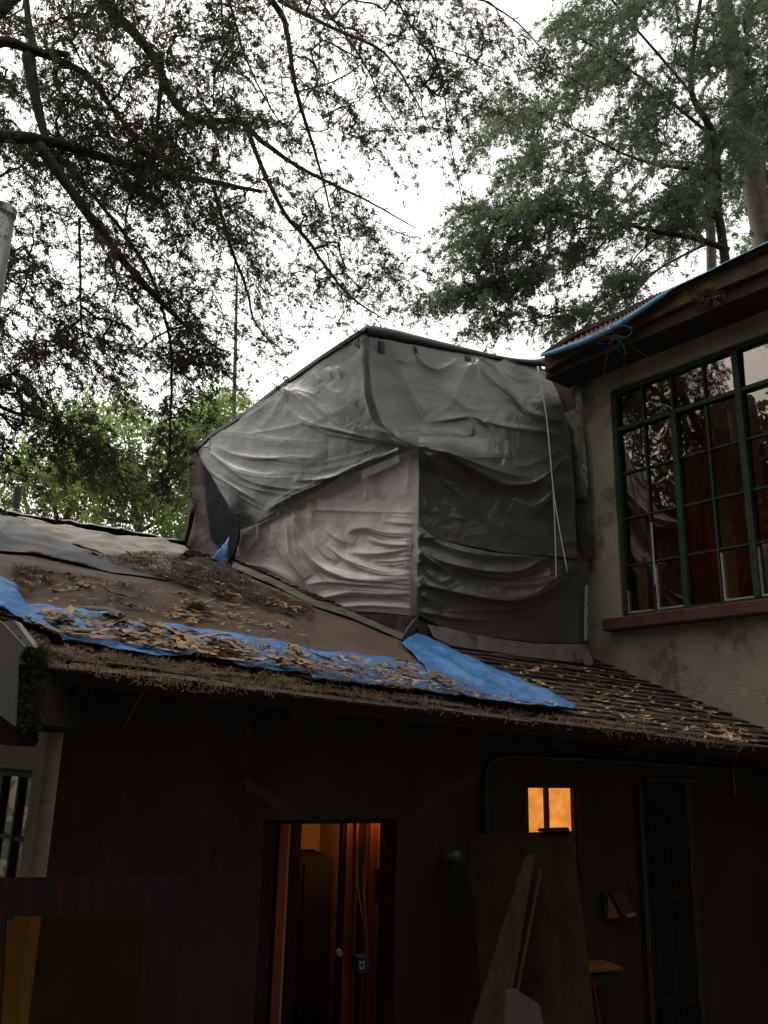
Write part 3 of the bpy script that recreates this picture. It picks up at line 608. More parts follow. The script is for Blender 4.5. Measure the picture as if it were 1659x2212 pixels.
def foilstrip(name, L, Rr, fr, o, label, seedv):
    A = resample([fr.px(x, y, o) for x, y in L], 60); B = resample([fr.px(x, y, o) for x, y in Rr], 60); n = 14
    G = np.stack([A+(B-A)*k/(n-1) for k in range(n)], 1); sh = G.shape; V = G.reshape(-1, 3)
    h = np.array([.012*noise.noise((p[2]*4, (p[0]-p[1])*6, seedv))+.007*abs(noise.noise((p[2]*14, (p[0]-p[1])*14, seedv+2))) for p in V])
    mb = MB(); mb.grid((V+fr.n*h[:, None]).reshape(sh)); return tag(mb.build(name, M['foil'], smooth=False, thick=.002), label, 'foil strip')
foilstrip('foil_strip', [(1213, 893), (1228, 945), (1234, 1000), (1237, 1080)], [(1251, 880), (1262, 950), (1268, 1020), (1272, 1082)], RW, .10, 'crinkled silver foil strip running down the corner beside the front sheet', 1)
foilstrip('foil_strip', [(1238, 826), (1243, 850), (1246, 900)], [(1254, 826), (1258, 850), (1260, 890)], RW, .07, 'narrow tarnished foil piece at the top of the corner under the eave', 5)
foilstrip('foil_strip', [(1238, 1078), (1243, 1140), (1246, 1212)], [(1273, 1076), (1277, 1140), (1279, 1215)], RW, .07, 'lower dull foil strip at the corner, ending at the sagging sheet', 9)
ft = hx_(FRl, [(917, 1351), (960, 1358), (1060, 1380), (1150, 1392), (1266, 1394)]); fb = [p+nM*.06 for p in hx_(FRl, [(925, 1381), (960, 1398), (1013, 1413), (1141, 1425), (1268, 1439)])]
Gf = coons(ft, fb, [ft[0], fb[0]], [ft[-1], fb[-1]], 90, 12); V = Gf.reshape(-1, 3)+nM*.06; V = V+nM*np.array([[.008*abs(noise.noise((p[0]*4, p[2]*5, 3)))+.002*noise.noise((p[0]*16, p[2]*16, 8))] for p in V])
mb = MB(); mb.grid(V.reshape(Gf.shape)); tag(mb.build('foil_strip', M['dullfoil'], smooth=True, thick=.002), 'dull foil flashing along the foot of the front wall above the shingles', 'foil strip')
V = np.array([FRl.px(x, y, .17+.02*random.random()) for x, y in ((1264, 1412), (1272, 1408), (1282, 1430), (1276, 1438), (1262, 1436), (1269, 1422))]); mb = MB(); mb.add(V, [(0, 1, 5), (1, 2, 5), (2, 3, 5), (3, 4, 5), (4, 0, 5)])
tag(mb.build('foil_scrap', mat('bright_foil', (.75, .75, .74), .25, metal=.9), thick=.002), 'bright crumpled foil scrap at the corner where roof meets tall house', 'foil scrap')
mb = MB(); q = [FRl.px(x, y, .12) for x, y in ((1268, 1265), (1266, 1330), (1266, 1384))]; mb.tube(q, [.021, .021, .024], 10); tag(mb.build('drain_pipe', M['steel']), 'short grey pipe upright at the right edge of the sagging sheet', 'pipe')
for L, lb in ((((1161, 792), (1172, 850), (1184, 930), (1193, 1038), (1197, 1100), (1200, 1180), (1201, 1251)), 'longer white cord hanging straight down the front sheet'), (((1163, 792), (1178, 880), (1186, 960), (1196, 1062), (1208, 1140), (1226, 1237)), 'white cord swinging out to the right at its lower end')):
    n = len(L)-1; mb = MB(); mb.tube(spline([at(x, y, 8.75+(8.3-8.75)*i/n) for i, (x, y) in enumerate(L)], 6), .0055, 6); tag(mb.build('hanging_cord', M['cord'], smooth=True), lb, 'cord')

# brown cloth, dark flap and blue corner at the far left of the room
bcL = [ULf.px(416, 966, .02)]; Db = ULf.px(424, 966)[1]
drape('brown_cloth', lerpD([(415, 966), (424, 968), (440, 966)], Db, Db), lerpD([(393, 1196), (430, 1200), (462, 1205), (503, 1200)], 10.0, 9.75), lerpD([(415, 966), (419, 1060), (412, 1130), (393, 1196)], Db, 10.0), lerpD([(440, 966), (474, 1040), (502, 1110), (503, 1200)], Db, 9.75), nL,
      [(c4((130, 870), (135, 1100), (120, 1350), (70, 1530)), .06, 8, 10, 3), (c4((180, 900), (210, 1150), (230, 1400), (220, 1550)), .05, 12, 10, 0)], M['brownfab'], 'stained brown cloth hanging at the far left end of the wrapped room', 'cloth', 60, 80, .01, 6)
mb = MB(); mb.tube(spline([at(x, y, D) for x, y, D in ((416, 964, Db-.03), (418, 1010, Db-.05), (419, 1060, Db-.1), (416, 1100, 10.15), (410, 1135, 10.1), (394, 1192, 9.95))], 6), .028, 8); tag(mb.build('cloth_hem', M['soot'], smooth=True), 'thick black hem edging the far left side of the brown cloth', 'hem')
flatpoly('dark_flap', [at(x, y, D) for x, y, D in ((436, 995, 10.3), (522, 1135, 9.62), (512, 1160, 9.55), (490, 1208, 9.6), (470, 1212, 10.0), (455, 1100, 10.2))], nL, mat('navy_cloth', (.012, .014, .02), .85, (.02, .022, .027), 6, spec=.1), 'dark navy flap between the brown cloth and the pale sheet', 'cloth', amp=.01)
flatpoly('blue_tarp', [at(x, y, D) for x, y, D in ((452, 1214, 9.75), (478, 1222, 9.45), (491, 1212, 9.42), (497, 1160, 9.5), (480, 1186, 9.6))], nL, M['blue'], 'small folded blue tarp scrap in the corner below the dark flap', 'tarp', amp=.02, fr=8, cell=.05)
mb = MB(); P = spline([roof(x, y, .05) for x, y in ((500, 1229), (518, 1236), (560, 1254), (588, 1266), (640, 1292), (676, 1311), (743, 1332), (800, 1356), (866, 1384))], 5)
sdv = np.array([.5, -.6, .1]); sdv /= np.linalg.norm(sdv)
mb.grid(np.stack([np.array([roof(*(proj(p)+np.array([4, -15])), .07) for p in P]), P+NR*.012, P+sdv*.075-NR*.02], 0)); tag(mb.build('roof_flashing', mat('weathered_flashing', (.06, .052, .042), .85, (.12, .105, .085), 7, spec=.15, bump=.5, bs=25, var2=(.04, .032, .025), v2s=5), thick=.004), 'long weathered flashing strip along the foot of the pale crinkled sheet', 'flashing')
flatpoly('brown_cloth', [LL.px(x, y, .02) for x, y in ((755, 1322), (900, 1332), (862, 1388), (800, 1355))], nL, M['brownfab'], 'crumpled brown cloth peeping out below the pale crinkled sheet at the corner', 'cloth', amp=.025, fr=6)
mb = MB(); mb.prism([FRl.px(x, y, .06) for x, y in ((903, 1330), (880, 1360), (862, 1388), (873, 1388), (890, 1370), (906, 1352))], -nM*.05); tag(mb.build('corner_flashing', mat('dark_teal_metal', (.05, .06, .055), .5)), 'dark bent corner flashing above the top of the long blue tarp', 'flashing')

# ------------------------------------------------------------------ sheets on the low roof
mem = c7((0, 250), (170, 268), (400, 318), (600, 363), (880, 402), (1000, 420)) + [(505, 1238), (530, 1240), (588, 1257), (676, 1302), (743, 1327), (800, 1352), (866, 1386), (910, 1420), (930, 1436)] + [(890, 1437), (825, 1428), (678, 1408), (539, 1382), (408, 1364), (310, 1354), (261, 1350), (221, 1330), (167, 1325), (98, 1320), (53, 1320), (0, 1300), (-140, 1275), (-140, 1170)]
flatpoly('brown_roof_sheet', [roof(x, y, .045) for x, y in mem], NR, M['membrane'], 'large brown roofing sheet with rippled surface laid over the low roof', 'roofing sheet', amp=.014, fr=2.2, cell=.07,
         folds=[(c7((30, 290+i*22), (250, 345+i*22), (620, 420+i*20)), .018, 3.5, 2.5, 0) for i in range(11)])
gr = c7((0, 60), (30, 75), (75, 75), (150, 130), (250, 185), (420, 245), (600, 305), (760, 355), (905, 400), (880, 408), (600, 368), (400, 322), (170, 272), (0, 258)) + [(-140, 1180), (-140, 1095)]
flatpoly('grey_plastic', [roof(x, y, .065) for x, y in gr], NR, M['greysheet'], 'shiny dark grey plastic pulled into folds at upper left of the roof', 'plastic sheet', amp=.02, fr=2.5, cell=.06,
         folds=[(c7((60, 75), (20, 150), (-60, 240)), .06, 10, 10, 0), (c7((75, 80), (180, 180), (400, 265), (800, 372)), .05, 10, 6, 0), (c7((-60, 190), (200, 240), (500, 320)), .04, 8, 6, 0), (c7((-60, 130), (80, 180), (300, 230)), .04, 8, 6, 0)])
cl = c7((80, 78), (280, 118), (500, 150), (700, 180), (900, 214), (975, 228), (1000, 260), (940, 285), (900, 300), (905, 392), (760, 350), (600, 300), (420, 240), (250, 182), (150, 128))
flatpoly('milky_plastic', [roof(x, y, .075) for x, y in cl], NR, M['clear'], 'milky white crumpled plastic lying just below the ridge', 'plastic sheet', amp=.05, fr=2.6, cell=.06)
mb = MB(); P = spline([roof(x, y, .06) for x, y in ((-140, 1085), (0, 1103), (33, 1114), (114, 1128), (204, 1141), (286, 1154), (400, 1176))], 6); P = np.array([p+np.array([0, 0, .03*noise.noise((i*.6, 2, 0))]) for i, p in enumerate(P)])
mb.grid(np.stack([P+np.array([0, .3, -.08]), P+np.array([0, .05, .03]), P+np.array([0, -.1, .02]), P+np.array([0, -.16, -.01])], 0)); tag(mb.build('ridge_sheet', M['black'], smooth=True, thick=.005), 'black plastic edge running along the ridge of the low roof', 'plastic strip')
bl = c7((0, 462), (40, 462), (72, 468), (100, 505), (130, 545), (240, 540), (330, 575), (410, 555), (480, 570), (540, 575), (600, 610), (640, 625), (760, 635), (1000, 660), (1320, 705), (1640, 768)) + c8((60, 203), (250, 220), (360, 240), (420, 245), (440, 300), (520, 340), (560, 365), (380, 335), (160, 315), (0, 295)) + c7((1640, 905), (1450, 885), (1250, 855), (1130, 808), (1000, 812), (840, 808), (700, 790), (590, 770), (480, 745), (340, 728), (250, 690), (170, 660), (110, 640), (0, 630), (-60, 640), (-60, 470))
def liftb(px): return np.where(px[:, 0] < 60, .10*np.clip((60-px[:, 0])/60, 0, 1), 0)
flatpoly('blue_tarp', [roof(x, y, .058) for x, y in bl], NR, M['blue'], 'long rumpled blue tarp along the eave, littered with bark strips', 'tarp', amp=.014, fr=6., cell=.035, thick=.0015, ragged=.007, lift=liftb,
         folds=[(c7((60, 470), (90, 560), (200, 650), (330, 720)), .06, 10, 10, 0), (c7((300, 580), (400, 640), (460, 700)), .04, 9, 9, 0), (c7((850, 650), (1000, 720), (1100, 800)), .04, 8, 8, 0), (c7((540, 580), (640, 640), (760, 720)), .035, 9, 9, 0), (c7((1100, 790), (1180, 810), (1240, 840)), .03, 7, 7, 0)] + [(c7((x, y), (x+90, y+45+12*math.sin(x)), (x+210, y+60)), .022, 4, 3, 0) for x, y in ((180, 610), (380, 640), (560, 670), (720, 650), (760, 720), (900, 690), (1050, 690), (1150, 740), (1300, 730), (1350, 800), (1450, 760), (640, 720), (950, 760))])
b2 = c8((322, 172), (345, 150), (378, 136), (420, 155), (520, 210), (650, 262), (800, 330), (900, 372), (962, 398), (950, 408), (860, 402), (760, 394), (560, 366), (500, 330), (430, 290), (400, 250), (360, 205))
flatpoly('blue_tarp', [roof(x, y, .08) for x, y in b2], NR, M['blue'], 'bright blue tarp strip slanting from the wrapped corner to the eave', 'tarp', amp=.012, fr=7., cell=.03, thick=.0015, ragged=.004,
         folds=[(c8((380, 145), (560, 235), (760, 325), (940, 398)), .035, 7, 7, 3), (c8((350, 165), (480, 250), (640, 330)), .03, 6, 4, 3), (c8((400, 165), (540, 240), (720, 320), (900, 385)), .03, 4, 3, 3), (c8((420, 210), (560, 300), (700, 360)), .02, 4, 3, 0), (c8((600, 270), (620, 320), (600, 360)), .012, 3, 3, 0)])
flatpoly('roof_felt_flap', [roof(x, y, .13) for x, y in c7((400, 548), (470, 556), (610, 552), (668, 600), (620, 608), (560, 580), (470, 572))], NR, M['black'], 'black felt flap curling up at the lower edge of the brown sheet', 'felt', amp=.03, fr=6, cell=.05)

# roof pipes
pz = empty('vent_pipe', roof(31, 1110, .05), 'short dark vent pipe with flared boot standing on the ridge at left', 'pipe')
b0 = roof(31, 1112, .03); tpz = at(34, 1053, b0[1]); mb = MB(); mb.tube([b0, b0+(tpz-b0)*np.array([0, 0, 1])], .05, 12); mb.build('pipe', M['sheetmetal'], pz)
mb = MB(); mb.tube([b0-np.array([0, 0, .03]), b0+np.array([0, 0, .07])], [.15, .055], 12); mb.build('boot', M['black'], pz)
sp = empty('stove_pipe', at(2, 1290, 6.3), 'tall weathered galvanised flue pipe with open rim at the left edge', 'pipe')
pt = at(6, 455, 6.3); mb = MB(); mb.tube([pt-np.array([0, 0, 3.2]), pt-np.array([0, 0, .03])], .105, 24); mb.build('pipe', M['steel'], sp, smooth=True)
mb = MB(); mb.tube([pt-np.array([0, 0, .05]), pt+np.array([0, 0, .02])], .113, 24); mb.build('rim', M['steel'], sp)

# ------------------------------------------------------------------ tall house on the right
sC = RW.sz(1262, 1100)[0]; wl, wr = RW.sz(1331, 1100)[0], RW.sz(1604, 1000)[0]
zS = RW.sz(1340, 1334)[1]; zT = RW.sz(1333, 838)[1]; bay = wl-wr; zSof = zT+.22; sEnd = wr-bay-4.5
tall = empty('tall_house', RW.pt(wr, 0, 0), 'taller plaster house at right with green steel window and mossy eave', 'house')
mb = MB()
def rb(mb, s0, s1, z0, z1, o0=-.3, o1=0.): RW.box(mb, s0, s1, z0, z1, o0, o1)
rb(mb, wl, sC+.02, 0, zSof); rb(mb, wr-bay, wl, 0, zS); rb(mb, wr-bay, wl, zT, zSof); rb(mb, sEnd, wr-bay, 0, zSof); mb.build('wall', M['plaster'], tall)
mb = MB(); rb(mb, sC+.02, sC+3, 0, zSof, -.3, -.02); mb.build('rear_wall', M['timber'], tall)
mb = MB(); rb(mb, sEnd, sC, zS-.6, zS-.5, -3.2, -.31); rb(mb, sEnd, sC, zSof, zSof+.1, -3.2, -.31); rb(mb, sEnd, sC, zS-.5, zSof, -3.3, -3.2); rb(mb, sC-.3, sC, zS-.5, zSof, -3.2, -.31); mb.build('inner_room', M['inside'], tall)
# window: frame, muntins, panes, putty
mb = MB(); fo0, fo1 = -.13, -.05
def vbar(s, w, z0, z1, o0=fo0, o1=fo1): RW.box(mb, s-w/2, s+w/2, z0, z1, o0, o1)
def hbar(s0, s1, z, h, o0=-.12, o1=-.06): RW.box(mb, s0, s1, z-h/2, z+h/2, o0, o1)
rows = [RW.sz(1331, 928)[1], RW.sz(1343, 1028)[1], RW.sz(1346, 1124)[1], RW.sz(1350, 1224)[1]]
rows = [zT-(zT-zS)*k for k in (.185, .385, .585, .785)]
hbar(wr-bay, wl, zT-.02, .04, -.14, -.045); hbar(wr-bay, wl, zS+.02, .04, -.14, -.045)
panes = []; puts = []
for bI in range(2):
    s1 = wl-bay*bI; s0 = s1-bay; vbar(s1-(.02 if bI == 0 else 0), .045 if bI == 0 else .062, zS+.04, zT-.04, -.15, -.03)
    vbar((s0+s1)/2, .06, zS+.04, rows[0], -.13, -.04); vbar((s0+s1)/2, .02, rows[0], zT-.04)
    for q in (.25, .75): vbar(s0+bay*q, .02, zS+.04, zT-.04, -.118, -.062)
    hbar(s0, s1, rows[0], .04, -.14, -.04)
    for z in rows[1:]: hbar(s0, s1, z, .018, -.116, -.064)
    zz = [zT]+rows+[zS]
    for i in range(5):
        for j in range(4): panes.append((s0+bay*j/4, s0+bay*(j+1)/4, zz[i+1], zz[i]))
win = mb.build('window', M['green'], tall)
for s0, s1, z0, z1 in panes:
    t1, t2 = random.gauss(0, .010), random.gauss(0, .010); cs, cz = (s0+s1)/2, (z0+z1)/2
    P = [RW.pt(s, z, -.09+t1*(s-cs)+t2*(z-cz)) for s, z in ((s0+.006, z0+.006), (s1-.006, z0+.006), (s1-.006, z1-.006), (s0+.006, z1-.006))]
    mb = MB(); mb.prism(P, -nR*.003); mb.build('pane', M['winglass'], win)
for bI, (q0, q1) in ((0, (0, .25)), (0, (.5, .75)), (0, (.75, 1)), (1, (.75, 1))):
    s0 = wl-bay*(bI+1); mb = MB(); za, zb, sa, sb_ = zS+.041, zS+.055, s0+bay*q0+.022, s0+bay*q1-.027
    P = [(sa, za), (sb_, za), (sb_, rows[3]-.03-.1*random.random()), (sb_-.015, rows[3]-.04), (sb_-.016, zb+.004), (sa, zb)]
    mb.prism([RW.pt(a_, z_, -.055) for a_, z_ in P], -nR*.03); mb.build('putty', M['putty'], win)
mb = MB(); RW.box(mb, wl-bay*.27, wl-bay*.255, zS+.3, rows[2]-.1, -.064, -.058); mb.build('putty', M['putty'], win)
mb = MB(); zs2 = zS-.015; RW.box(mb, wr-bay-.2, wl+.16, zs2-.125, zs2, -.02, .13); sb = mb.build('sill', M['sill'], tall)
md = sb.modifiers.new('b', 'BEVEL'); md.width = .012; md.segments = 2
# eave: soffit boards, fascia, roof slab
zF = RW.sz(1400, 640, .5); 
mb = MB(); RW.box(mb, sEnd, sC+.15, zSof, zSof+.05, 0.0, .40); mb.build('soffit', M['soffit'], tall)
fz0 = RW.sz(1420, 684, .45)[1]; fz1 = RW.sz(1420, 644, .45)[1]
mb = MB(); n = 60; pts = []
ss = np.linspace(sEnd, sC+.10, n)
for dz, o in ((0, .42), (1, .42), (1, .47), (0, .47)):
    pts.append([RW.pt(s, (fz0 if dz == 0 else fz1-.012)+.02*noise.noise((s*1.7, dz*.4, 0))-(.2*max(0, s-sC+.4)**1.3), o+.012*noise.noise((s*2.3, dz, 5))) for s in ss])
pts.append(pts[0]); mb.grid(np.array(pts)); mb.build('fascia', M['mossy'], tall)
mb = MB(); g0 = [RW.pt(s, fz1+.012*noise.noise((s*2, 1, 1))-(.2*max(0, s-sC+.4)**1.3), .52) for s in ss]; g1 = [p-nR*2.2+np.array([0, 0, .62]) for p in g0]; g2 = [p-np.array([0, 0, .05]) for p in g0]
mb.grid(np.array([g2, g0, g1])); mb.build('roof', M['shingle'], tall)
mb = MB(); q0 = [RW.pt(s, zSof+.05, .40) for s in ss]; q1 = [RW.pt(s, fz1-.03-(.2*max(0, s-sC+.4)**1.3), .43) for s in ss]; mb.grid(np.array([q0, q1])); mb.build('eave_board', M['soffit'], tall)
# rotten patch hanging off the fascia
V = []
for i in range(900):
    x, y = random.gauss(1526, 16), random.gauss(640, 9); p = RW.px(x, y, .49+random.uniform(-.02, .03)); V.append([p, p+RNG.normal(0, .02, 3), p+RNG.normal(0, .008, 3)])
soup('rotten_edge', np.array(V), M['barkdark'], 3, tall)

# tarps on its eave
P = [(1168, 768), (1215, 750), (1260, 733), (1317, 706), (1380, 668), (1437, 632), (1520, 592), (1600, 552), (1720, 495)]
A = spline([RW.px(x, y-2, .55) for x, y in P], 8); nA = len(A)
wid = np.interp(np.linspace(0, 1, nA), [0, .1, .45, .62, .66, 1], [.03, .075, .085, .06, .02, .015])
Bq = np.array([p - np.array([0, 0, w]) + nR*.01 + np.array([0, 0, .008*noise.noise((i*.5, 0, 2))]) for i, (p, w) in enumerate(zip(A, wid))])
mb = MB(); mb.grid(np.stack([A-nR*.14+np.array([0, 0, .055]), A, Bq], 0)); bt = tag(mb.build('blue_tarp', M['bluepale'], smooth=True, thick=.003), 'light blue tarp hem folded over the eave of the tall house', 'tarp')
g = RW.px(1318, 707, .57); mb = MB(); k = np.linspace(0, 2*math.pi, 17); mb.tube([g+.018*(math.cos(t)*dR+math.sin(t)*np.array([0, 0, 1])) for t in k], .006, 6); mb.build('grommet', mat('white_grommet', (.7, .68, .62), .4), bt)
top = [(1200, 752), (1257, 720), (1300, 695), (1345, 672), (1377, 655), (1410, 638), (1440, 628)]; bot = [(1200, 757), (1257, 733), (1300, 713), (1345, 690), (1377, 671), (1410, 650), (1440, 632)]
A = spline([RW.px(x, y, .47) for x, y in top], 14); Bq = spline([RW.px(x, y, .54) for x, y in bot], 14)
A = np.array([p+np.array([0, 0, .012*math.sin(i*1.9)]) for i, p in enumerate(A)]); mb = MB(); mb.grid(np.stack([A-nR*.3-np.array([0, 0, .03]), A, (A+Bq)/2+nR*.012*np.sin(np.arange(len(A))*1.9)[:, None], Bq], 0))
tag(mb.build('brown_tarp', mat('rust_tarp', (.13, .06, .045), .8, (.18, .09, .07), 8), thick=.003), 'pleated rust brown tarp above the light blue hem on the eave', 'tarp')
nest = RW.px(1330, 730, .56); mb = MB()
for i in range(26):
    p = RW.px(random.gauss(1325, 14), random.gauss(732, 9), .5+random.random()*.1); L = [p]
    d = RNG.normal(0, .05, 3)
    for j in range(4): L.append(L[-1]+d+RNG.normal(0, .022, 3)); 
    mb.tube(L, .0025, 4)
tag(mb.build('twig_tangle', M['barkdark']), 'tangle of dry twigs caught under the grommet on the eave', 'twigs')
mb = MB(); mb.tube(spline([RW.px(x, y, .58) for x, y in ((1320, 705), (1340, 703), (1360, 706), (1365, 718), (1350, 728), (1330, 725))], 6), .003, 5); mb.tube(spline([RW.px(x, y, .58) for x, y in ((1330, 728), (1345, 745), (1352, 768))], 6), .002, 5)
tag(mb.build('tie_cord', M['bluepale']), 'thin blue tie cord looping out of the grommet', 'cord')
cp = at(1229, 735, 10.6); mb = MB(); mb.tube([cp-np.array([0, 0, .5]), cp+np.array([0, 0, .10])], .048, 14); mb.tube([cp+np.array([0, 0, .09]), cp+np.array([0, 0, .115])], .056, 14); tag(mb.build('roof_vent', M['steel']), 'small pale vent pipe poking up behind the light blue hem', 'pipe')
rl = bpy.data.lights.new('room_lamp', 'POINT'); rl.energy = 18; rl.color = (1, .55, .25); rl.shadow_soft_size = .15; ro = bpy.data.objects.new('room_lamp', rl); COL.objects.link(ro); ro.location = Vector(RW.pt(wl-bay*.9, zS+.1, -1.7))
# curtains inside
def curtain(s0, s1, label, o=-.42, seedv=0):
    mb = MB(); n = 90; G = []
    for z in (zS-.3, (zS+zT)/2, zT-.12):
        G.append([RW.pt(s0+(s1-s0)*t, z, o+.035*math.sin(t*38*(s1-s0)+seedv+.5*math.sin(t*9))) for t in np.linspace(0, 1, n)])
    mb.grid(np.array(G)); tag(mb.build('curtain', M['curtain'], smooth=True, thick=.003), label, 'curtain')
curtain(wl-bay*.62, wl-bay*.04, 'dark red curtain behind the left casement of the green window', -.42, 0)
curtain(wr-.1, wl-bay*.70, 'red curtain hanging behind the middle panes of the green window', -.5, 2)
curtain(wr-bay, wr-.25, 'red curtain behind the right bay of the green window', -.45, 4)

# ------------------------------------------------------------------ things leaning and hanging in the yard
# big framed door with an amber pane
Dd = 4.1; pd = at(200, 2000, Dd); yaw = rad(12); dD = np.array([math.cos(yaw), math.sin(yaw), 0]); tl = np.array([-math.sin(yaw)*.14, math.cos(yaw)*.14, 1.]); tl /= np.linalg.norm(tl); nD = np.cross(dD, tl)
def onD(x, y, o=0): return hit(x, y, pd+nD*o, nD)
def dq(mb, L, o0, o1): mb.prism([onD(x, y, o0) for x, y in L], nD*(o1-o0))
door = empty('leaning_door', onD(200, 2650), 'dark stained framed door with amber pane leaning at bottom left', 'door')
mb = MB(); dq(mb, [(-260, 1900), (403, 1890), (396, 1976), (-260, 1981)], 0, .04); mb.build('top_rail', M['darkwood'], door)
mb = MB(); dq(mb, [(312, 1977.5), (396, 1976.5), (350, 2700), (270, 2700)], 0, .04); mb.build('stile', M['darkwood'], door)
mb = MB(); dq(mb, [(-90, 1980), (15, 1979), (-25, 2700), (-110, 2700)], 0, .04); mb.build('stile', M['darkwood'], door)
mb = MB(); dq(mb, [(13, 1976), (314, 1974), (272, 2700), (-26, 2700)], .012, .018); mb.build('pane', M['amber'], door)
# leaning boards at the right
def lean(name, L, D0_, D1_, th, m, label, cat):
    y0 = min(p[1] for p in L); y1 = max(p[1] for p in L)
    P = [at(x, y, D0_+(D1_-D0_)*(y-y0)/(y1-y0)) for x, y in L]; mb = MB(); mb.prism(P, (0, th, 0)); return tag(mb.build(name, m), label, cat)
lean('plywood_sheet', [(1008, 1803), (1236, 1796), (1262, 2000), (1300, 2330), (1080, 2340), (1040, 2150)], 6.05, 5.5, .03, M['board'], 'tall plywood sheet leaning in front of the small lit window', 'board')
lean('wood_block', [(1166, 1797), (1168, 1791), (1229, 1789), (1231, 1796)], 6.03, 6.03, .08, M['board'], 'thin wood offcut lying on top of the tall plywood sheet', 'wood block')
lean('plank', [(1135, 1848), (1155, 1848), (1095, 2215), (1070, 2330), (985, 2330), (1020, 2215)], 5.9, 5.25, .03, M['plank'], 'wide weathered plank leaning diagonally against the plywood sheet', 'plank')
lean('batten', [(1166, 1876), (1171, 1880), (1109, 2215), (1085, 2330), (1080, 2330), (1103, 2215)], 5.8, 5.15, .03, M['plank'], 'thin batten leaning alongside the wide plank', 'batten')
lean('pale_board', [(1094, 2143), (1113, 2137), (1166, 2172), (1178, 2230), (1175, 2330), (1085, 2330)], 5.2, 5.0, .02, M['pale'], 'pale broken board standing at the foot of the planks', 'board')
mb = MB(); mb.tube(spline([at(x, y, 5.6) for x, y in ((1282, 2120), (1290, 2170), (1297, 2215), (1310, 2300))], 5), .006, 6); tag(mb.build('red_cord', M['redcord']), 'thin red cord hanging beside the plywood sheet', 'cord')
lp = empty('wall_lamp', WM.px(962, 1848), 'round wall lamp with frosted bulb beside the plywood sheet', 'lamp')
mb = MB(); c = WM.px(962, 1850); mb.tube([c, c+nM*.05], [.055, .05], 18); mb.tube([c+nM*.05, c+nM*.1+dM*.03], [.03, .025], 12); mb.build('base', M['rafter'], lp)
mb = MB(); c2 = WM.px(984, 1852, .12); 
for i, (r, t) in enumerate(((.02, -.05), (.045, -.02), (.052, .01), (.035, .045), (.005, .06))): pass
ax_ = dM*.8+nM*.4; mb.tube([c2+ax_*t for t in (-.07, -.04, -.01, .02, .045, .055)], [.018, .03, .048, .05, .033, .004], 14); mb.build('bulb', M['bulb'], lp, smooth=True)
bx = empty('wall_box', WM.px(1330, 1960), 'small dark wall box with painted orange reflection and slanted lid', 'box')
mb = MB(); WM.bpx(mb, 1307, 1356, 1926, 1986, 0, .05); mb.build('box', M['black'], bx)
mb = MB(); mb.prism([WM.px(x, y, .056) for x, y in ((1313, 1931), (1313, 1984), (1339, 1981))], nM*.004); mb.build('orange_reflection_and_top', M['boxorange'], bx)  # window's reflection on the box painted as a flat orange triangle
mb = MB(); mb.prism([WM.px(x, y, .06) for x, y in ((1316, 1927), (1346, 1922), (1366, 1976), (1345, 1982))], nM*.02); mb.build('lid', M['rafter'], bx)
mb = MB(); mb.prism([WM.px(x, y, .062) for x, y in ((1348, 1974), (1366, 1970), (1368, 1976), (1350, 1981))], nM*.03); mb.build('latch', M['sheetmetal'], bx)
sh = empty('small_shelf', WM.px(1305, 2100), 'small shelf with orange top and dark drawer at lower right wall', 'shelf')
mb = MB(); WM.bpx(mb, 1276, 1336, 2099, 2127, 0, .2); mb.build('drawer', M['rafter'], sh)
mb = MB(); s0, s1, z0, z1 = WM.bpx(MB(), 1270, 1338, 2090, 2098, 0, .2); WM.box(mb, s0-.01, s1+.01, z0+.005, z1, 0, .23); mb.build('top', M['boxorange'], sh)
mb = MB(); mb.tube(spline([WM.px(x, y, .03) for x, y in ((1049, 1830), (1049, 1750), (1050, 1680), (1058, 1650), (1080, 1638), (1117, 1635), (1240, 1640), (1363, 1647), (1520, 1657), (1650, 1667))], 6), .022, 8); tag(mb.build('conduit', M['black'], smooth=True), 'black conduit bending round above the small lit window', 'conduit')
# in the doorway
def c10(x, y): return 474.4+.286*x, 1626.5+.286*y
cb = empty('dark_cupboard', at(*c10(710, 2300), 7.2), 'tall dark cupboard standing in the hall beyond the doorway', 'cupboard')
mb = MB(); WM.bpx(mb, c10(560, 0)[0], c10(822, 0)[0], c10(0, 790)[1], c10(0, 2900)[1], -2.2, -1.6); mb.build('carcass', M['soot'], cb)
mb = MB(); WM.bpx(mb, c10(600, 0)[0], c10(815, 0)[0], c10(0, 830)[1], c10(0, 2800)[1], -1.6, -1.58); mb.build('cupboard_door', M['soot'], cb)
bb = empty('switch_box', WM.px(*c10(1080, 1600), -.2), 'blue box with paper label hanging in the doorway', 'box')
mb = MB(); s0, s1, z0, z1 = WM.bpx(mb, *[c10(x, 0)[0] for x in (1045, 1130)], c10(0, 1545)[1], c10(0, 1655)[1], -.32, -.2); mb.build('box_body', M['boxblue'], bb)
mb = MB(); WM.bpx(mb, c10(1058, 0)[0], c10(1094, 0)[0], c10(0, 1575)[1], c10(0, 1632)[1], -.2, -.195); lb_ = mb.build('paper_label', M['label'], bb)
mb = MB(); WM.bpx(mb, c10(1066, 0)[0], c10(1086, 0)[0], c10(0, 1587)[1], c10(0, 1620)[1], -.195, -.192); mb.build('printed_block', M['rafter'], lb_)
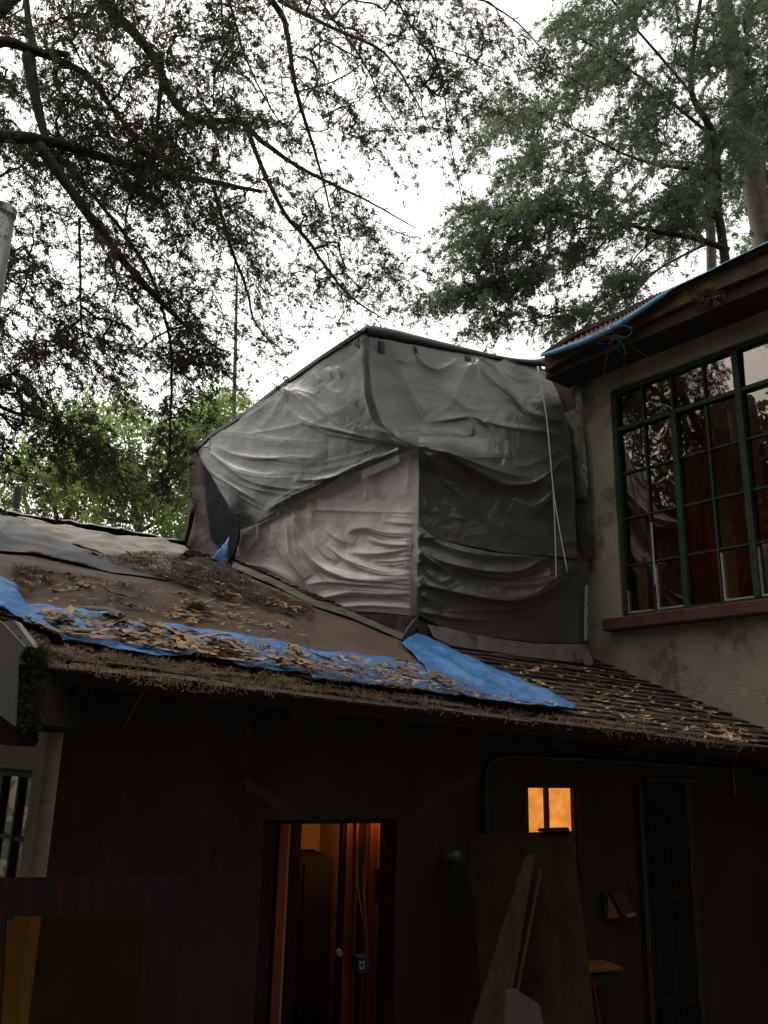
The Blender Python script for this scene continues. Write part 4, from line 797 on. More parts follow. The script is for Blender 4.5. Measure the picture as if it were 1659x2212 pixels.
for L, lb in ((((1110, 510), (1105, 640), (1107, 780), (1085, 880), (1085, 1020), (1100, 1200), (1110, 1400), (1118, 1545)), 'pale cable dropping straight into the blue box'), (((1068, 512), (1050, 640), (1035, 800), (1040, 980), (1065, 1160), (1085, 1260)), 'dark looping cable on the left of the pale cable')):
    mb = MB(); mb.tube(spline([WM.px(*c10(x, y), -.24) for x, y in L], 5), .006, 6); tag(mb.build('cable', M['cablegrey'], smooth=True), lb, 'cable')
mb = MB(); WM.bpx(mb, c10(1185, 0)[0], c10(1226, 0)[0], c10(0, 872)[1], c10(0, 1130)[1], -.33, -.3); sw = tag(mb.build('switch_plate', M['rafter']), 'dark upright switch plate with pale buttons at right doorway edge', 'switch')
for y in (945, 995, 1075): mb = MB(); WM.bpx(mb, c10(1200, 0)[0], c10(1222, 0)[0], c10(0, y-17)[1], c10(0, y+15)[1], -.3, -.295); mb.build('button', M['label'], sw)

# overhead wires and the rope end
for L, D, lb in ((((-120, 897), (0, 893), (205, 888), (407, 880), (470, 872), (600, 860)), 11.5, 'upper thin wire crossing in front of the green tree'), (((-120, 914), (0, 918), (150, 922), (350, 928), (455, 931)), 10.6, 'lower thin wire tied to the left corner of the wrapped room')):
    mb = MB(); mb.tube(spline([at(x, y, D) for x, y in L], 8), .006, 5); tag(mb.build('wire', M['wire']), lb, 'wire')
mb = MB(); mb.tube(spline([at(x, y, 10.35) for x, y in ((452, 929), (456, 945), (453, 962), (454, 974))], 5), .008, 5); tag(mb.build('rope_end', M['cord']), 'frayed rope end dangling at the left corner of the wrapped room', 'rope')

# ------------------------------------------------------------------ shed bark and litter
def inpoly(P, x, y):
    c = False
    for i in range(len(P)):
        x0, y0 = P[i-1]; x1, y1 = P[i]
        if (y0 > y) != (y1 > y) and x < (x1-x0)*(y-y0)/(y1-y0)+x0: c = not c
    return c
def sample(P):
    xs_ = [p[0] for p in P]; ys_ = [p[1] for p in P]
    while True:
        x, y = random.uniform(min(xs_), max(xs_)), random.uniform(min(ys_), max(ys_))
        if inpoly(P, x, y): return x, y
def strip_mesh(L, w, curl, bend):
    n = 9; V = []; 
    for i in range(n):
        t = i/(n-1)-.5; ww = w*(.25+.75*(1-(2*abs(t))**2.2))*random.uniform(.45, 1.35); x = L*t; y = bend*L*(t*t*4-.3)*.5; z = abs(t)**2*curl*L*1.6 + random.uniform(0, .006)
        for s in (-1, 0, 1): V.append((x, y+ww*s/2+random.uniform(-.002, .002), z+(.35*ww*abs(s)*random.uniform(.2, 1.2))))
    me = bpy.data.meshes.new('bark_strip'); me.from_pydata(V, [], [(i*3+j, i*3+j+1, i*3+j+4, i*3+j+3) for i in range(n-1) for j in range(2)])
    return me
SM = []
for i in range(14):
    me = strip_mesh(random.uniform(.08, .25), random.uniform(.026, .06), random.uniform(0, .3), random.uniform(-.35, .35)); me.materials.append([M['bark'], M['bark'], M['bark'], M['barkpink'], M['barkdark']][i % 5]); SM.append(me)
def scatter_bark(poly, n, h, label, group, smin, smax):
    for i in range(n):
        x, y = sample(poly); p = roof(x, y, h); me = random.choice(SM); o = bpy.data.objects.new('bark_strip', me); COL.objects.link(o); o.location = p
        ang = random.gauss(-.25, .55); X = ED*math.cos(ang)+UP*math.sin(ang); Z = NR+RNG.normal(0, .12, 3); Z /= np.linalg.norm(Z); Y = np.cross(Z, X); Y /= np.linalg.norm(Y); X = np.cross(Y, Z); k = random.uniform(smin, smax)
        o.matrix_world = Matrix([[*(np.array([X[r], Y[r], Z[r]])*k), p[r]] for r in range(3)]+[[0, 0, 0, 1]])
        tag(o, label, 'bark strip', group)
scatter_bark(c7((60, 580), (300, 590), (560, 600), (900, 670), (1640, 790), (1640, 890), (1200, 830), (500, 740), (250, 680)), 125, .08, 'curled tan bark strip lying on the long rumpled blue tarp', 'bark strips on the long blue tarp', .8, 1.5)
scatter_bark(c8((0, 215), (300, 235), (420, 260), (560, 350), (900, 400), (700, 390), (400, 330), (100, 300)), 60, .10, 'curled tan bark strip near the tip of the blue tarps by the eave', 'bark strips near the tarp tip', .6, 1.1)
scatter_bark(c7((500, 280), (850, 270), (1100, 350), (1300, 420), (1640, 560), (1500, 580), (1250, 500), (900, 400)), 46, .09, 'brown bark strip in the litter heap beside the pale crinkled sheet', 'bark strips in the litter heap', .7, 1.5)
scatter_bark(c7((100, 320), (600, 400), (1200, 520), (1640, 680), (1000, 640), (500, 520), (60, 470)), 62, .06, 'bark strip on the open brown roofing sheet', 'bark strips on the brown sheet', .6, 1.2)
scatter_bark(c8((560, 225), (1010, 260), (1300, 340), (1600, 500), (1560, 545), (1200, 480), (960, 430), (880, 350)), 56, .05, 'tan bark strip on the dark shingles right of the blue tarp', 'bark strips on the shingles', .35, .8)
scatter_bark([(1530, 1560), (1600, 1575), (1630, 1598), (1600, 1606), (1520, 1585)], 26, .06, 'pale bark strip in the drift where shingles meet the tall house', 'bark strips in the corner drift', .4, .9)
eaveL_ = [(60, 1400), (246, 1440), (404, 1462), (678, 1474), (961, 1514), (1210, 1546), (1447, 1578), (1640, 1612), (1447, 1588), (1210, 1558), (961, 1528), (678, 1488), (404, 1476), (246, 1452), (60, 1412)]
def flakes(polys):
    V = []
    for poly, n, h in polys:
        for i in range(n):
            x, y = sample(poly)
            if noise.noise((x*.025, y*.05, 9)) < random.uniform(-.5, .3): continue
            p = roof(x, y, h+random.uniform(0, .02)); a_ = random.gauss(-.2, .7); X = ED*math.cos(a_)+UP*math.sin(a_); Y = np.cross(NR, X); l, w = random.uniform(.014, .036), random.uniform(.006, .015)
            V.append([p-X*l, p+Y*w*random.uniform(.4, 1)+NR*random.uniform(0, .012), p+X*l+NR*random.uniform(0, .02), p-Y*w*random.uniform(.4, 1)])
    o = soup('bark_flakes', np.array(V), M['bark'], 4); return tag(o, 'small tan bark flakes strewn over blue tarps, brown sheet and shingles', 'bark flakes', kind='stuff')
flakes([(c7((60, 580), (300, 590), (560, 600), (900, 670), (1640, 790), (1640, 890), (1200, 830), (500, 740), (250, 680)), 130, .07),
        (c8((0, 215), (300, 235), (420, 260), (560, 350), (900, 400), (700, 390), (400, 330), (100, 300)), 110, .09),
        (c7((500, 280), (850, 270), (1100, 350), (1300, 420), (1640, 560), (1640, 600), (1250, 510), (900, 410)), 120, .10),
        (c7((60, 330), (600, 400), (1640, 640), (1640, 740), (1000, 640), (500, 540), (60, 520)), 110, .06),
        (c8((560, 225), (1010, 260), (1300, 340), (1640, 510), (1600, 545), (1200, 480), (960, 430), (880, 350)), 130, .04)])
eaveH = [(60, 1412), (246, 1452), (404, 1476), (678, 1490), (961, 1530), (1210, 1560), (1447, 1590), (1640, 1616), (1640, 1628), (1447, 1604), (1210, 1574), (961, 1545), (678, 1506), (404, 1494), (246, 1470), (60, 1428)]
def needles(name, polys, label, cat, m=None):
    V = []
    for poly, n, h0, h1, ln_ in polys:
        for i in range(n):
            x, y = sample(poly)
            if noise.noise((x*.03, y*.06, 4)) < random.uniform(-.5, .25): continue
            p = roof(x, y, random.uniform(h0, h1)); a_ = random.uniform(0, 6.28); l = random.uniform(.4, 1)*ln_
            d = (ED*math.cos(a_)+UP*math.sin(a_)+NR*random.gauss(0, .35))*l
            if h0 < -.02: d = d*.6+np.array([random.gauss(0, .25), random.gauss(0, .2), -random.random()])*l*.8
            e = np.cross(d, NR); e = e/np.linalg.norm(e)*random.uniform(.0012, .003); V.append([p-d/2-e, p-d/2+e, p+d/2+e, p+d/2-e])
    o = soup(name, np.array(V), m or M['litter'], 4); return tag(o, label, cat, kind='stuff')
eaveL = [(60, 1400), (150, 1432), (246, 1440), (404, 1462), (678, 1474), (961, 1514), (1210, 1546), (1447, 1578), (1640, 1612), (1640, 1618), (1447, 1592), (1210, 1562), (961, 1532), (678, 1492), (404, 1480), (246, 1456), (120, 1440), (60, 1415)]
needles('needle_litter', [
    (c7((450, 270), (850, 270), (1100, 340), (1330, 420), (1659, 540), (1659, 620), (1250, 520), (900, 410)), 16000, .04, .10, .06),
    (c7((40, 330), (200, 330), (320, 420), (150, 500), (60, 450)), 900, .05, .09, .07),
    (c7((100, 330), (900, 420), (1659, 640), (1659, 760), (900, 620), (60, 500)), 3400, .048, .06, .035),
    (c7((60, 560), (560, 590), (1000, 680), (1659, 780), (1659, 900), (900, 790), (300, 700)), 3600, .065, .10, .05),
    (c8((0, 210), (420, 260), (700, 350), (900, 400), (560, 365), (0, 300)), 2400, .10, .13, .045),
    (c8((520, 220), (1010, 255), (1600, 500), (1600, 545), (1000, 440)), 2600, .02, .05, .05),
    (eaveL, 8000, -.05, .035, .06), (eaveH, 3600, -.075, .02, .055), (eaveL, 3500, -.04, .06, .08), (c7((60, 640), (340, 740), (700, 800), (1250, 870), (1659, 915), (1659, 960), (900, 890), (200, 800)), 4500, .0, .05, .06)],
    'brown needle litter heaped on the roof and spilling over its eave', 'litter')
needles('needle_heap', [(c7((520, 280), (900, 255), (1000, 300), (1180, 335), (1340, 420), (1500, 485), (1655, 555), (1500, 540), (1280, 500), (900, 400)), 14000, .05, .13, .06), (c7((1050, 300), (1200, 330), (1340, 400), (1200, 420), (1020, 350)), 5000, .05, .15, .06), (c7((60, 350), (180, 340), (300, 420), (160, 470)), 1500, .05, .08, .05)], 'dark heap of old needles below the pale crinkled sheet', 'litter', M['oldlitter'])
V = []
for i in range(700):
    p = roof(421, 1318, .05)+np.array([random.gauss(0, .05), random.gauss(0, .04), abs(random.gauss(0, .025))]); V.append([p, p+RNG.normal(0, .02, 3), p+RNG.normal(0, .005, 3)])
tag(soup('moss_clump', np.array(V), M['moss'], 3), 'small olive moss clump on the bare brown roofing sheet', 'moss', kind='stuff')
mb = MB()   # long loose twigs hanging from the eave
for x, y in ((205, 1430), (330, 1470), (700, 1500), (1130, 1550), (1590, 1630)):
    p = roof(x, y, .02); L = [p]; d = np.array([random.uniform(-.05, .05), -.02, -.05])
    for j in range(5): L.append(L[-1]+d+RNG.normal(0, .012, 3))
    mb.tube(L, .0014, 4)
tag(mb.build('hanging_twigs', M['oldlitter']), 'loose thin twigs dangling from the littered eave', 'twigs', kind='stuff')

# ------------------------------------------------------------------ trees
def foliage(pos, dirs, m, kk, length, spread, clump, leaf, width, droop=.25):
    """m leaf clumps strung along each twig, kk little leaves in a clump"""
    n = len(pos); P = np.repeat(pos, m, 0); D = np.repeat(dirs, m, 0); L = np.repeat(length, m)
    t = RNG.uniform(-.45, 1., n*m); c = P + D*(t*L)[:, None] + RNG.normal(0, 1, (n*m, 3))*(spread*L*(1.1-.7*np.clip(t, 0, 1)))[:, None]
    c[:, 2] -= droop*L*np.clip(t, 0, 1)**2
    c = np.repeat(c, kk, 0); D = np.repeat(D, kk, 0); q = n*m*kk
    c = c + RNG.normal(0, 1, (q, 3))*np.repeat(clump*RNG.uniform(.5, 1.5, n*m), kk)[:, None]
    d = D*.9 + RNG.normal(0, .55, (q, 3)); d[:, 2] -= .2; d /= np.linalg.norm(d, axis=1)[:, None]
    s = RNG.normal(0, 1, (q, 3)); s -= d*(s*d).sum(1)[:, None]; s /= np.linalg.norm(s, axis=1)[:, None]
    l = leaf*RNG.uniform(.5, 1.4, q)[:, None]; w = width*RNG.uniform(.6, 1.4, q)[:, None]
    return np.stack([c-d*l*.5, c+s*w, c+d*l*.5, c-s*w], 1)
def grow(limbs, regions, seed):
    """limbs: traced branches [(x,y,D)..., r0, r1]; regions: twig clouds joined to the nearest wood by a spanning tree"""
    rng = np.random.default_rng(seed); tubes = []; nodes = []
    for pts, r0_, r1_ in limbs:
        P = spline([at(*p) for p in pts], 8); P = P + np.cumsum(rng.normal(0, .006, P.shape), 0)*.5
        tubes.append((P, np.linspace(r0_, r1_, len(P)))); nodes.append(P)
    N = np.vstack(nodes); n0 = len(N); T = []
    for poly, n, D0_, D1_ in regions:
        for i in range(n):
            for tr in range(30):
                x, y = sample(poly)
                if noise.noise((x*.011, y*.014, seed)) > rng.uniform(-.35, .42): break
            T.append(at(x, y, rng.uniform(D0_, D1_)))
    T = np.array(T); m = len(T)
    dist = np.full(m, 1e9); par = np.zeros(m, int)
    for i in range(0, n0, 400):
        d = np.linalg.norm(T[:, None]-N[None, i:i+400], axis=2); j = d.argmin(1); dm = d[np.arange(m), j]; k = dm < dist; dist[k] = dm[k]; par[k] = j[k]+i
    done = np.zeros(m, bool); order = []
    for _ in range(m):
        i = int(np.where(done, 1e9, dist).argmin()); done[i] = True; order.append(i)
        d = np.linalg.norm(T-T[i], axis=1)*1.02; k = (~done) & (d < dist); dist[k] = d[k]; par[k] = n0+i
    allN = np.vstack([N, T]); cnt = np.ones(m)
    for i in reversed(order):
        if par[i] >= n0: cnt[par[i]-n0] += cnt[i]
    return tubes, allN, T, par, cnt, n0
def tree(name, label, limbs, regions, seed, barkm, leafm, m, kk, length, spread, clump, leaf, width, droop, twig=.004, base=None, group=None, maxlink=3., extra=None, hang=0, leanv=(0, 0, -1)):
    tubes, allN, T, par, cnt, n0 = grow(limbs, regions, seed); rng = np.random.default_rng(seed+1)
    root = empty(name, base, label, 'tree', group)
    mb = MB()
    for P, r in tubes: mb.tube(P, r*np.array([1+.12*noise.noise((i*.9, seed, 0)) for i in range(len(P))]), 8)
    for i in range(len(T)):
        a_, b_ = allN[par[i]], T[i]; L = np.linalg.norm(b_-a_)
        if L > maxlink or L < 1e-3: continue
        r = twig*min(cnt[i], 60)**.42; mid = (a_+b_)/2+rng.normal(0, .06, 3)*L+np.array([0, 0, .04*L])
        mb.tube([a_, mid, b_], [r*1.15, r*1.05, r*.9], 4, cap=False)
    d = T-allN[par]; d /= np.linalg.norm(d, axis=1)[:, None]+1e-6; d = d+rng.normal(0, .45, d.shape); d[:, 2] -= droop*.6; d /= np.linalg.norm(d, axis=1)[:, None]
    if hang:
        TT, DD = [], []
        for i in rng.choice(len(T), min(hang, len(T)), replace=False):
            p = T[i].copy(); v = np.array(leanv)+rng.normal(0, .35, 3); v /= np.linalg.norm(v); L = [p.copy()]; stp = rng.uniform(.10, .19)
            for q in range(int(rng.integers(4, 8))):
                p = p+v*stp; v = v+np.array([0, 0, -.13])+rng.normal(0, .10, 3); v /= np.linalg.norm(v); L.append(p.copy()); TT.append(p.copy()); w_ = v*.7+rng.normal(0, .55, 3); DD.append(w_/np.linalg.norm(w_))
            pq = proj(np.array(L)); k_ = (pq[:, 0] > 405) & (pq[:, 0] < 1659) & (pq[:, 1] > np.interp(pq[:, 0], [400, 455, 540, 797, 1165, 1300, 1659], [950, 915, 860, 690, 745, 680, 510]))
            if k_.any() or (pq[:, 1] > 1110).any(): del TT[-(len(L)-1):]; del DD[-(len(L)-1):]; continue
            mb.tube(L, np.linspace(.006, .0022, len(L)), 4, cap=False)
        T = np.vstack([T, np.array(TT)]); d = np.vstack([d, np.array(DD)])
    mb.build('trunk', barkm, root, smooth=True)
    Vq = foliage(T, d, m, kk, length*rng.uniform(.5, 1.35, len(T)), spread, clump, leaf, width, droop)
    o = soup('crown', Vq, leafm, 4, root)
    if extra: extra(root, T, d, rng)
    return root
D = 8.0
cyl = [
    ([(-1050, 420, 5.4), (-600, 310, 6.2), (-330, 300, 6.6), (-150, 290, 6.7), (0, 298, 6.9), (115, 315, 7.1), (300, 370, 7.6), (450, 400, 8.1), (560, 420, 8.6)], .15, .035),
    ([(85, 316, 7.0), (165, 430, 7.0), (260, 560, 7.1), (330, 640, 7.2), (400, 705, 7.4)], .085, .03),
    ([(-1050, 330, 5.4), (-600, 250, 6.2), (-330, 220, 6.6), (-120, 130, 7.0), (0, 90, 7.3), (75, 112, 7.4), (140, 120, 7.6)], .14, .06), ([(75, 112, 7.4), (60, 40, 7.6), (52, -120, 8)], .07, .05), ([(100, 118, 7.5), (190, 165, 7.7), (240, 230, 8), (280, 280, 8.2), (330, 350, 8.3), (400, 420, 8.5)], .06, .02), ([(60, 120, 7.4), (80, 220, 7.3), (100, 300, 7.2)], .1, .06),
    ([(-120, 130, 7.0), (120, -60, 7.8), (250, 40, 8.3), (330, 130, 8.6), (365, 210, 8.8), (420, 260, 9), (520, 268, 9.1), (570, 312, 9.2), (640, 362, 9.4), (720, 405, 9.6), (800, 445, 9.8), (900, 500, 10)], .11, .012),
    ([(535, 275, 9.1), (560, 345, 8.9), (610, 450, 8.8), (670, 520, 8.8), (720, 592, 8.8), (760, 640, 8.8), (829, 690, 8.9)], .05, .013),
    ([(460, 405, 8.2), (495, 525, 8.1), (530, 620, 8.1), (548, 690, 8.1), (592, 742, 8.1)], .035, .01),
    ([(350, 160, 8.7), (345, 235, 8.6), (345, 300, 8.6)], .05, .03),
    ([(520, -80, 8.6), (600, 20, 8.7), (620, 80, 8.7), (635, 190, 8.7), (668, 300, 8.7), (700, 400, 8.7), (720, 500, 8.8)], .07, .01),
    ([(600, 0, 8.7), (720, 60, 9), (829, 110, 9.2), (895, 205, 9.3), (930, 280, 9.3)], .04, .01), ([(480, -60, 8.2), (505, 40, 8.2), (530, 130, 8.2), (565, 200, 8.2), (600, 260, 8.2), (660, 330, 8.3)], .025, .008),
    ([(820, -90, 9), (860, 0, 9.2), (905, 80, 9.2), (955, 155, 9.2), (975, 300, 9.3), (1002, 440, 9.4)], .025, .009), ([(860, 0, 9.2), (1045, 0, 9.4), (1085, 45, 9.4), (1125, 95, 9.4)], .02, .006), ([(900, -70, 9.4), (1080, 20, 9.6), (1170, 100, 9.7), (1232, 175, 9.8)], .022, .009),
    ([(640, 200, 8.7), (740, 165, 9), (829, 98, 9.2), (905, 70, 9.3)], .016, .007), ([(690, 0, 9), (790, 140, 9.1), (829, 220, 9.2), (880, 300, 9.3)], .02, .007), ([(650, 280, 8.7), (720, 270, 9), (829, 160, 9.3)], .014, .006), ([(905, 90, 9.3), (1000, 120, 9.4), (1075, 150, 9.5)], .013, .005),
    ([(-1050, 500, 5.4), (-500, 560, 6.0), (-250, 720, 6.5), (-120, 800, 6.9), (0, 882, 7.2), (82, 906, 7.3), (154, 939, 7.4), (225, 995, 7.5), (271, 1063, 7.6)], .05, .01),
    ([(200, 420, 7.3), (280, 520, 7.3), (330, 600, 7.4), (365, 720, 7.5), (369, 818, 7.6), (366, 923, 7.7), (369, 1004, 7.8), (346, 1083, 7.8)], .03, .006),
    ([(400, 705, 7.4), (440, 735, 7.4), (480, 760, 7.5)], .02, .006), ([(400, 705, 7.4), (350, 720, 7.4), (290, 760, 7.4)], .02, .006), ([(170, 470, 7.1), (175, 600, 7.2), (178, 720, 7.3), (200, 810, 7.4)], .018, .006), ([(300, 390, 7.6), (270, 460, 7.6), (265, 520, 7.6), (240, 640, 7.6)], .018, .006),
    ([(-1060, 1900, 5.4), (-1050, 900, 5.4), (-1050, 300, 5.4), (-1030, -500, 5.4)], .3, .2),
]
cyr = [
    ([(-40, -40), (460, -40), (500, 120), (520, 260), (440, 400), (250, 400), (-40, 300)], 920, 6.8, 9.4),
    ([(-40, 250), (460, 250), (520, 400), (420, 460), (-40, 380)], 240, 7, 9),
    ([(430, -40), (1000, -40), (1010, 180), (900, 300), (640, 340), (480, 240)], 500, 8, 10),
    ([(-40, 380), (470, 400), (480, 620), (420, 760), (300, 780), (-40, 760)], 460, 6.8, 8.4),
    ([(440, 360), (760, 380), (850, 560), (860, 720), (600, 740), (470, 700), (440, 480)], 330, 8, 9.6),
    ([(-40, 720), (80, 730), (200, 900), (300, 1080), (240, 1080), (120, 980), (-40, 1000)], 200, 6.8, 7.8),
    ([(330, 760), (480, 760), (480, 850), (410, 880), (400, 1010), (360, 1090), (330, 1060), (350, 900)], 150, 7.3, 8.2),
    ([(900, 0), (1020, 0), (1250, 120), (1220, 200), (1030, 160), (1010, 430), (960, 400)], 160, 9, 9.8),
    ([(-420, -250), (-40, -250), (-40, 700), (-420, 800)], 500, 6.2, 8.4), ([(-40, -350), (900, -350), (900, -40), (-40, -40)], 500, 7, 9.6),
]
def cones(root, T, d, rng):
    p = at(-1060, 1900, 5.4); mb = MB(); mb.tube([np.array([p[0], p[1], -.2]), p+np.array([0, 0, .02])], [.36, .3], 12); mb.build('trunk', M['limb'], root, smooth=True)
    V = []
    for i in rng.choice(len(T), 420, replace=False):
        for j in range(3):
            c_ = T[i]+rng.normal(0, .05, 3); s_ = rng.uniform(.012, .022); a_ = rng.normal(0, 1, (6, 3)); a_ /= np.linalg.norm(a_, axis=1)[:, None]
            V += [[c_+a_[q]*s_, c_+a_[(q+1) % 6]*s_, c_+a_[(q+2) % 6]*s_] for q in range(6)]
    o = soup('cones', np.array(V), M['cone'], 3, root); o['kind'] = 'stuff'
cb_ = at(-1050, 900, 5.4).copy(); cb_[2] = 0
tree('cypress_tree', 'dark cypress whose branches overhang the yard from upper left', [(p, a_*.7, max(b_*.6, .006)) for p, a_, b_ in cyl[:-1]]+cyl[-1:], cyr, 11, M['limb'], M['leafdark'], 6, 9, .22, .075, .0145, .048, .0047, .35, .0025, cb_, None, 2.2, cones, 950, (.75, .15, -.42))
rtl = [
    ([(1700, 900, 15), (1655, 540, 15), (1630, 400, 15), (1599, 240, 15), (1584, 115, 15), (1566, 20, 15), (1550, -160, 15)], .24, .15),
    ([(1537, 700, 14.2), (1537, 565, 14.2), (1530, 375, 14.2), (1527, 250, 14.2)], .085, .05),
]
dtl = [
    ([(1575, 640, 13), (1566, 550, 13), (1550, 425, 13), (1545, 300, 13.1), (1494, 200, 13.2), (1500, 90, 13.3), (1520, -60, 13.4)], .13, .05),
    ([(1572, 540, 13), (1500, 515, 12.8), (1430, 505, 12.7), (1360, 488, 12.6), (1245, 470, 12.5), (1155, 435, 12.4)], .085, .015), ([(1330, 490, 12.6), (1230, 497, 12.5), (1190, 520, 12.4), (1120, 560, 12.4)], .03, .008),
    ([(1545, 372, 13), (1395, 350, 12.8), (1295, 305, 12.6), (1230, 270, 12.5)], .05, .012), ([(1550, 470, 13), (1470, 415, 13.5), (1430, 395, 13.7)], .09, .03),
    ([(1360, 488, 12.6), (1325, 500, 12.5), (1265, 550, 12.4), (1155, 595, 12.3), (1050, 625, 12.2), (955, 650, 12.1)], .032, .007), ([(1540, 480, 13), (1450, 500, 12.9), (1380, 550, 12.8), (1350, 610, 12.8)], .04, .01), ([(1540, 520, 13), (1430, 575, 13), (1380, 620, 13), (1330, 700, 13)], .035, .01),
    ([(1330, 700, 13), (1245, 670, 12.6), (1130, 695, 12.4), (1030, 710, 12.3)], .03, .007), ([(1155, 435, 12.4), (1060, 450, 12.4), (980, 470, 12.3)], .014, .005), ([(1545, 300, 13.1), (1400, 180, 13), (1300, 110, 13), (1220, 60, 12.9)], .05, .012),
    ([(1494, 200, 13.2), (1350, 30, 13), (1290, -40, 13)], .04, .02), ([(1295, 305, 12.6), (1180, 250, 12.4), (1060, 190, 12.4)], .02, .006), ([(1600, 300, 14), (1660, 180, 14), (1720, 100, 14)], .06, .03),
]
dtr = [
    ([(1240, -20), (1700, -20), (1700, 300), (1560, 420), (1400, 470), (1180, 440), (1100, 320), (1060, 190), (1200, 190), (1230, 80)], 1050, 11.8, 15),
    ([(980, 450), (1160, 415), (1260, 450), (1380, 470), (1380, 500), (1240, 500), (1150, 470), (1000, 490)], 150, 11.9, 13),
    ([(1000, 500), (1190, 490), (1300, 510), (1240, 550), (1120, 580), (1010, 560)], 100, 11.9, 12.9), ([(930, 640), (1050, 600), (1160, 570), (1260, 530), (1300, 540), (1180, 610), (1060, 650), (960, 670)], 130, 11.9, 12.8),
    ([(1000, 690), (1130, 670), (1240, 650), (1330, 640), (1330, 700), (1200, 710), (1060, 735), (990, 730)], 90, 12, 12.9), ([(1330, 560), (1420, 560), (1380, 640), (1330, 720), (1270, 710), (1300, 620)], 80, 12.2, 13.2), ([(1420, 400), (1560, 420), (1560, 560), (1450, 600), (1440, 500)], 90, 12.6, 14),
    ([(1590, 240), (1720, 200), (1720, 560), (1600, 560), (1570, 460)], 330, 14.5, 17), ([(1280, -220), (1800, -220), (1800, -20), (1280, -20)], 300, 12, 15),
]
b_ = at(1575, 640, 13).copy(); b_[2] = 0
def trunk_down(root, T, d, rng):
    mb = MB(); p = at(1575, 640, 13); mb.tube([np.array([p[0]+.3, p[1], 0]), p], [.22, .14], 8); mb.build('trunk', M['limb'], root)
tree('cedar_tree', 'green cedar with long drooping sprays behind the tall house', [(p, a_*.7, b_*.7) for p, a_, b_ in dtl], dtr, 23, M['limb'], M['leafgreen'], 7, 8, .32, .075, .023, .085, .0085, .5, .0032, b_, None, 2.5, trunk_down, 700, (-.85, -.1, -.38))
b2_ = at(1700, 900, 15).copy(); b2_[2] = 0
rr = empty('pine_tree', b2_, 'pale grey trunk rising at right edge behind the cedar', 'tree'); mb = MB(); P = spline([at(*p) for p in rtl[0][0]], 8); mb.tube(np.vstack([[P[0][0], P[0][1], 0], P]), np.linspace(.27, .15, len(P)+1), 12); mb.build('trunk', M['limbpale'], rr, smooth=True)
b3_ = at(1537, 700, 14.2).copy(); b3_[2] = 0
rr = empty('pine_tree', b3_, 'shorter pale trunk standing just left of the dark cedar stem', 'tree'); mb = MB(); P = spline([at(*p) for p in rtl[1][0]], 8); mb.tube(np.vstack([[P[0][0], P[0][1], 0], P]), np.linspace(.11, .06, len(P)+1), 12); mb.build('trunk', M['limbpale'], rr, smooth=True)
# bright green trees beyond the ridge
def broad(name, label, cx, cy, D_, limbs, regs, seed, k=7):
    bb_ = at(cx, cy, D_).copy(); bb_[2] = 0
    lm = [([(cx, cy+260, D_), (cx, cy, D_)], .12, .08)]+limbs
    return tree(name, label, lm, regs, seed, M['stembrown'], M['leafbright'], k, 7, .5, .40, .06, .10, .034, .15, .004, bb_, None, 3.5)
broad('broadleaf_tree', 'bright green leafy tree beyond the ridge behind the hanging cypress tips', 300, 1150, 19,
      [([(300, 1150, 19), (290, 1060, 19), (330, 980, 18.6), (350, 900, 18.5)], .09, .02), ([(290, 1060, 19), (230, 960, 19.3), (205, 880, 19.5)], .06, .02), ([(300, 1150, 19), (400, 1080, 19), (440, 960, 19.3), (470, 890, 19.4)], .05, .02), ([(300, 1130, 19), (230, 1120, 18.6), (180, 1090, 18.4)], .05, .02)],
      [([(170, 960), (180, 880), (250, 850), (300, 880), (330, 930), (420, 900), (470, 890), (440, 1000), (420, 1180), (260, 1170), (200, 1090)], 430, 17.5, 20.5), ([(400, 900), (480, 850), (545, 865), (520, 900), (440, 950)], 70, 18.5, 20)], 31)
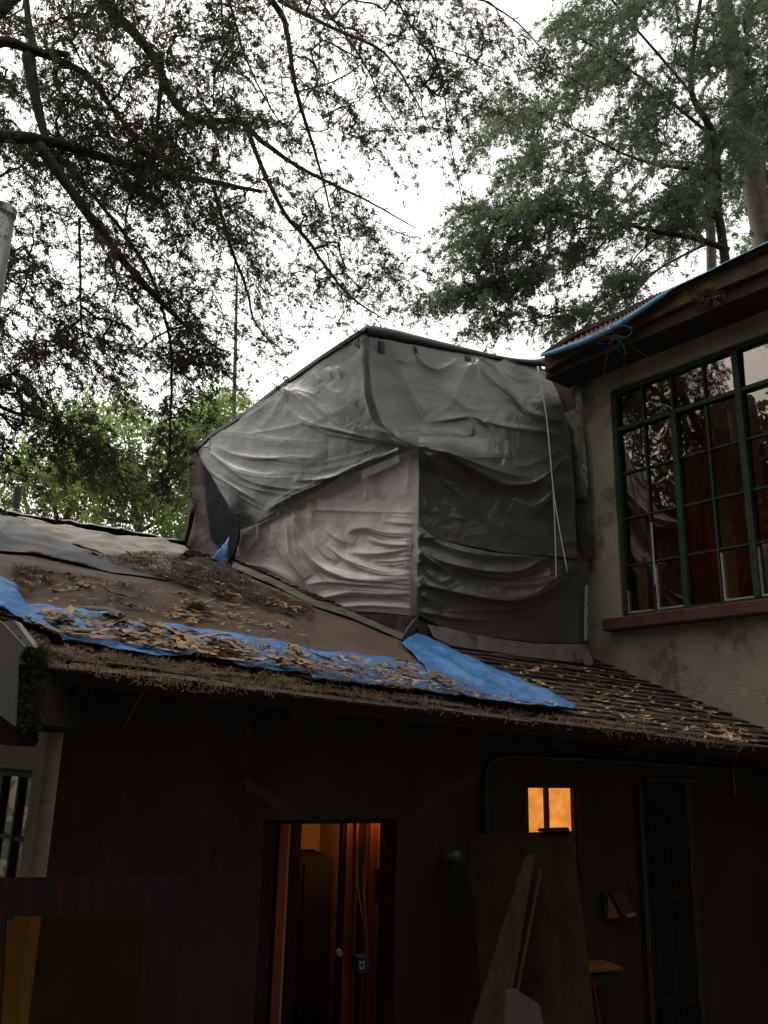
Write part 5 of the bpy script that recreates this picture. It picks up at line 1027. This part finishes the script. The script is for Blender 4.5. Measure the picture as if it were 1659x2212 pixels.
broad('broadleaf_tree', 'yellow green slender tree with brown stems at left beyond the ridge', 110, 1150, 21,
      [([(125, 1140, 21), (118, 1080, 21), (120, 1010, 21), (150, 940, 21)], .07, .02), ([(140, 1130, 20.5), (165, 1050, 20.5), (175, 980, 20.6)], .09, .03), ([(60, 1110, 21), (50, 1040, 21.3), (80, 950, 21.6)], .06, .02), ([(60, 1060, 21), (20, 1040, 21), (-20, 1030, 21)], .03, .01)],
      [([(30, 1110), (40, 1000), (80, 900), (150, 880), (190, 880), (210, 1000), (220, 1150), (100, 1140)], 230, 19.5, 22.5), ([(-80, 1000), (40, 990), (40, 1100), (-80, 1090)], 60, 20, 22)], 37, 6)
mb = MB(); mb.tube(spline([at(x, y, 16) for x, y in ((500, 1150), (503, 1000), (506, 850), (509, 740), (511, 640), (512, 590))], 5), np.linspace(.06, .018, 26), 8); tag(mb.build('bare_pole_tree', M['limbpale'], smooth=True), 'thin bare pale sapling rising left of the wrapped room', 'tree')
# trees mirrored in the panes, and added woods behind the camera blocking skylight
V = []
for i in range(1700):
    k = random.random(); az = random.uniform(-205, -112) if k < .4 else random.uniform(120, 205) if k < .58 else random.uniform(-112, -52); dd = random.uniform(10, 16)
    x, y = dd*math.sin(rad(az)), dd*math.cos(rad(az)); z0 = gz(x, y)
    h = z0+random.uniform(.3, 14) if az < -112 or az > 100 else z0+random.uniform(.3, 9.6)*(.80+.62*noise.noise((az*.22, 1, 1)))
    V.append((x, y, h))
for i in range(170):
    az = random.uniform(-72, -60); dd = random.uniform(11, 13); x, y = dd*math.sin(rad(az)), dd*math.cos(rad(az)); V.append((x, y, random.uniform(3, 10.5)))
V = np.array(V); dv = RNG.normal(0, 1, V.shape); dv /= np.linalg.norm(dv, axis=1)[:, None]
tag(soup('skyblock_woodland', foliage(V, dv, 6, 20, np.full(len(V), 1.2), .45, .25, .3, .1, .1), M['leafdark'], 4), 'dark wood mirrored in the panes, thickened unseen behind the yard to block sky', 'wood', kind='stuff')
for o in bpy.data.objects:
    if '_o' in o: del o['_o']
